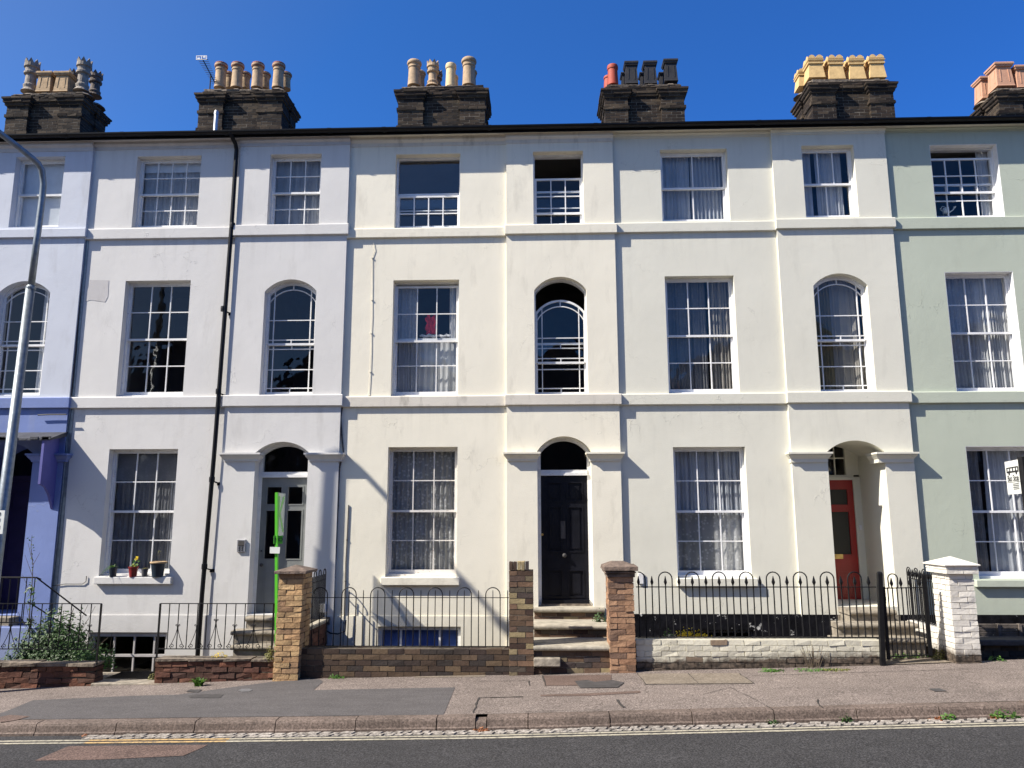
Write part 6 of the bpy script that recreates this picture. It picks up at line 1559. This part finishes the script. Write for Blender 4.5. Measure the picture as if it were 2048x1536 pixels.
clump_px('flowering_plant', 1326, 1354, 1252, 1277, 160, .035, 'leaf2', 'small green plant left of the yellow flowers behind the spear railing', Y=WY+.35, dep=.06, cat='plant')
clump_px('flowering_plant', 422, 454, 1300, 1320, 130, .028, 'flower', 'small yellow flowers on top of the dark red wall', Y=WY+.12, dep=.05, cat='flowers')
clump_px('weed_clump', 338, 362, 1309, 1320, 40, .03, 'leaf', 'small dark weed on top of the dark red wall near the drainpipe', Y=WY+.12, dep=.05, group=G)
def kerb_px(px0, px1, n, mat, label, s=.035, h=.06, name='weed_clump', group='weeds along the kerb'):
    x = at((px0+px1)/2, 1460, KERBY)[0]; w_ = (at(px1, 1460, KERBY)[0]-at(px0, 1460, KERBY)[0])/2
    clump(name, x, KERBY-.06, RZ(x), w_, .03, h, n, s, mat, label, 'weed' if mat != 'deadleaf' else 'leaves', group)
kerb_px(1880, 1915, 90, 'leaf2', 'kerbside weed below the white pillar', h=.10); kerb_px(1975, 2040, 150, 'leaf2', 'largest kerbside weed, near the right edge', h=.13); kerb_px(1675, 1712, 60, 'leaf', 'small dark kerbside weed below the gate', h=.08); kerb_px(1530, 1560, 30, 'leaf', 'tiny dark kerbside weed below the red door', h=.05)
kerb_px(1860, 1900, 60, 'deadleaf', 'dead leaves in the gutter below the white pillar', .04, .03, 'dead_leaves', 'dead leaves in the gutter'); kerb_px(1975, 2010, 60, 'deadleaf', 'dead leaves in the gutter near the right edge', .04, .03, 'dead_leaves', 'dead leaves in the gutter'); kerb_px(950, 985, 70, 'deadleaf', 'rust coloured dead leaves under the broken kerb stone', .035, .03, 'dead_leaves', 'dead leaves in the gutter')
kerb_px(172, 186, 8, 'deadleaf', 'single dry leaf in the gutter at the left', .035, .02, 'dead_leaves', 'dead leaves in the gutter')
# iron grating and rubble in front of the low basement window
mb = MB(); xg0, zg_ = at(205, 1338, -.75); xg1 = at(312, 1338, -.75)[0]
mb.box(xg0, xg1, -1.12, -1.10, -.24, -.20); mb.box(xg0, xg1, -.22, -.20, -.24, -.20)
for i in range(34): x = xg0+(xg1-xg0)*i/33; mb.box(x-.005, x+.005, -1.10, -.22, -.228, -.21)
mb.build('floor_grating', M['iron'], label='iron grating in front of the low basement window of the lilac house', cat='grating')
x, y, z = on_pav(255, 1368); MB().box(x-.47, x+.47, WY-.05, WY+.28, -.35, zw(x)+.02, .01).build('threshold_stone', M['darkstone'], label='flat worn stone in the gap between the two red walls', cat='stone', bevel=.01)

# ------------------------------------------------------------------ houses across the street (seen in the window panes)
M['across'] = simple('dull red brick', (.16, .10, .075), .9, .2, 3)  # plain brick colour of the houses opposite
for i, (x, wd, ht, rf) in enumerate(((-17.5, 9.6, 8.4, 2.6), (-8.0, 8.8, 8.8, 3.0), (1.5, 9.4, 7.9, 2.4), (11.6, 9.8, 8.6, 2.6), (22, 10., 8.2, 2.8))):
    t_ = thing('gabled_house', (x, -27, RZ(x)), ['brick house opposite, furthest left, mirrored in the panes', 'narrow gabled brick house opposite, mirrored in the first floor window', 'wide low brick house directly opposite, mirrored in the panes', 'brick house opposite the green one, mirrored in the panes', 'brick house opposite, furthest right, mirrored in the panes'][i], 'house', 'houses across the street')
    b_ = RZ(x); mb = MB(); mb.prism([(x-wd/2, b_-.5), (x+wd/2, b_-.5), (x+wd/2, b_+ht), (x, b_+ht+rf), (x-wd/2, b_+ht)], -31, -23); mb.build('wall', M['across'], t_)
    mb = MB()
    for s in (-1, 1): mb.add([(x+s*(wd/2+.3), -22.7, b_+ht-.25), (x+s*(wd/2+.3), -31.3, b_+ht-.25), (x, -31.3, b_+ht+rf+.08), (x, -22.7, b_+ht+rf+.08), (x+s*(wd/2+.3), -22.7, b_+ht-.4), (x, -22.7, b_+ht+rf-.07)], [(0, 1, 2, 3), (0, 3, 5, 4)])
    mb.build('roof', M['slate'], t_)
    for k in (-1, 1):
        for zz in (1.0, 3.8, 6.2): MB().box(x+k*wd*.25-.5, x+k*wd*.25+.5, -23.0, -22.95, b_+zz, b_+zz+1.3).build('window', M['white'], t_)
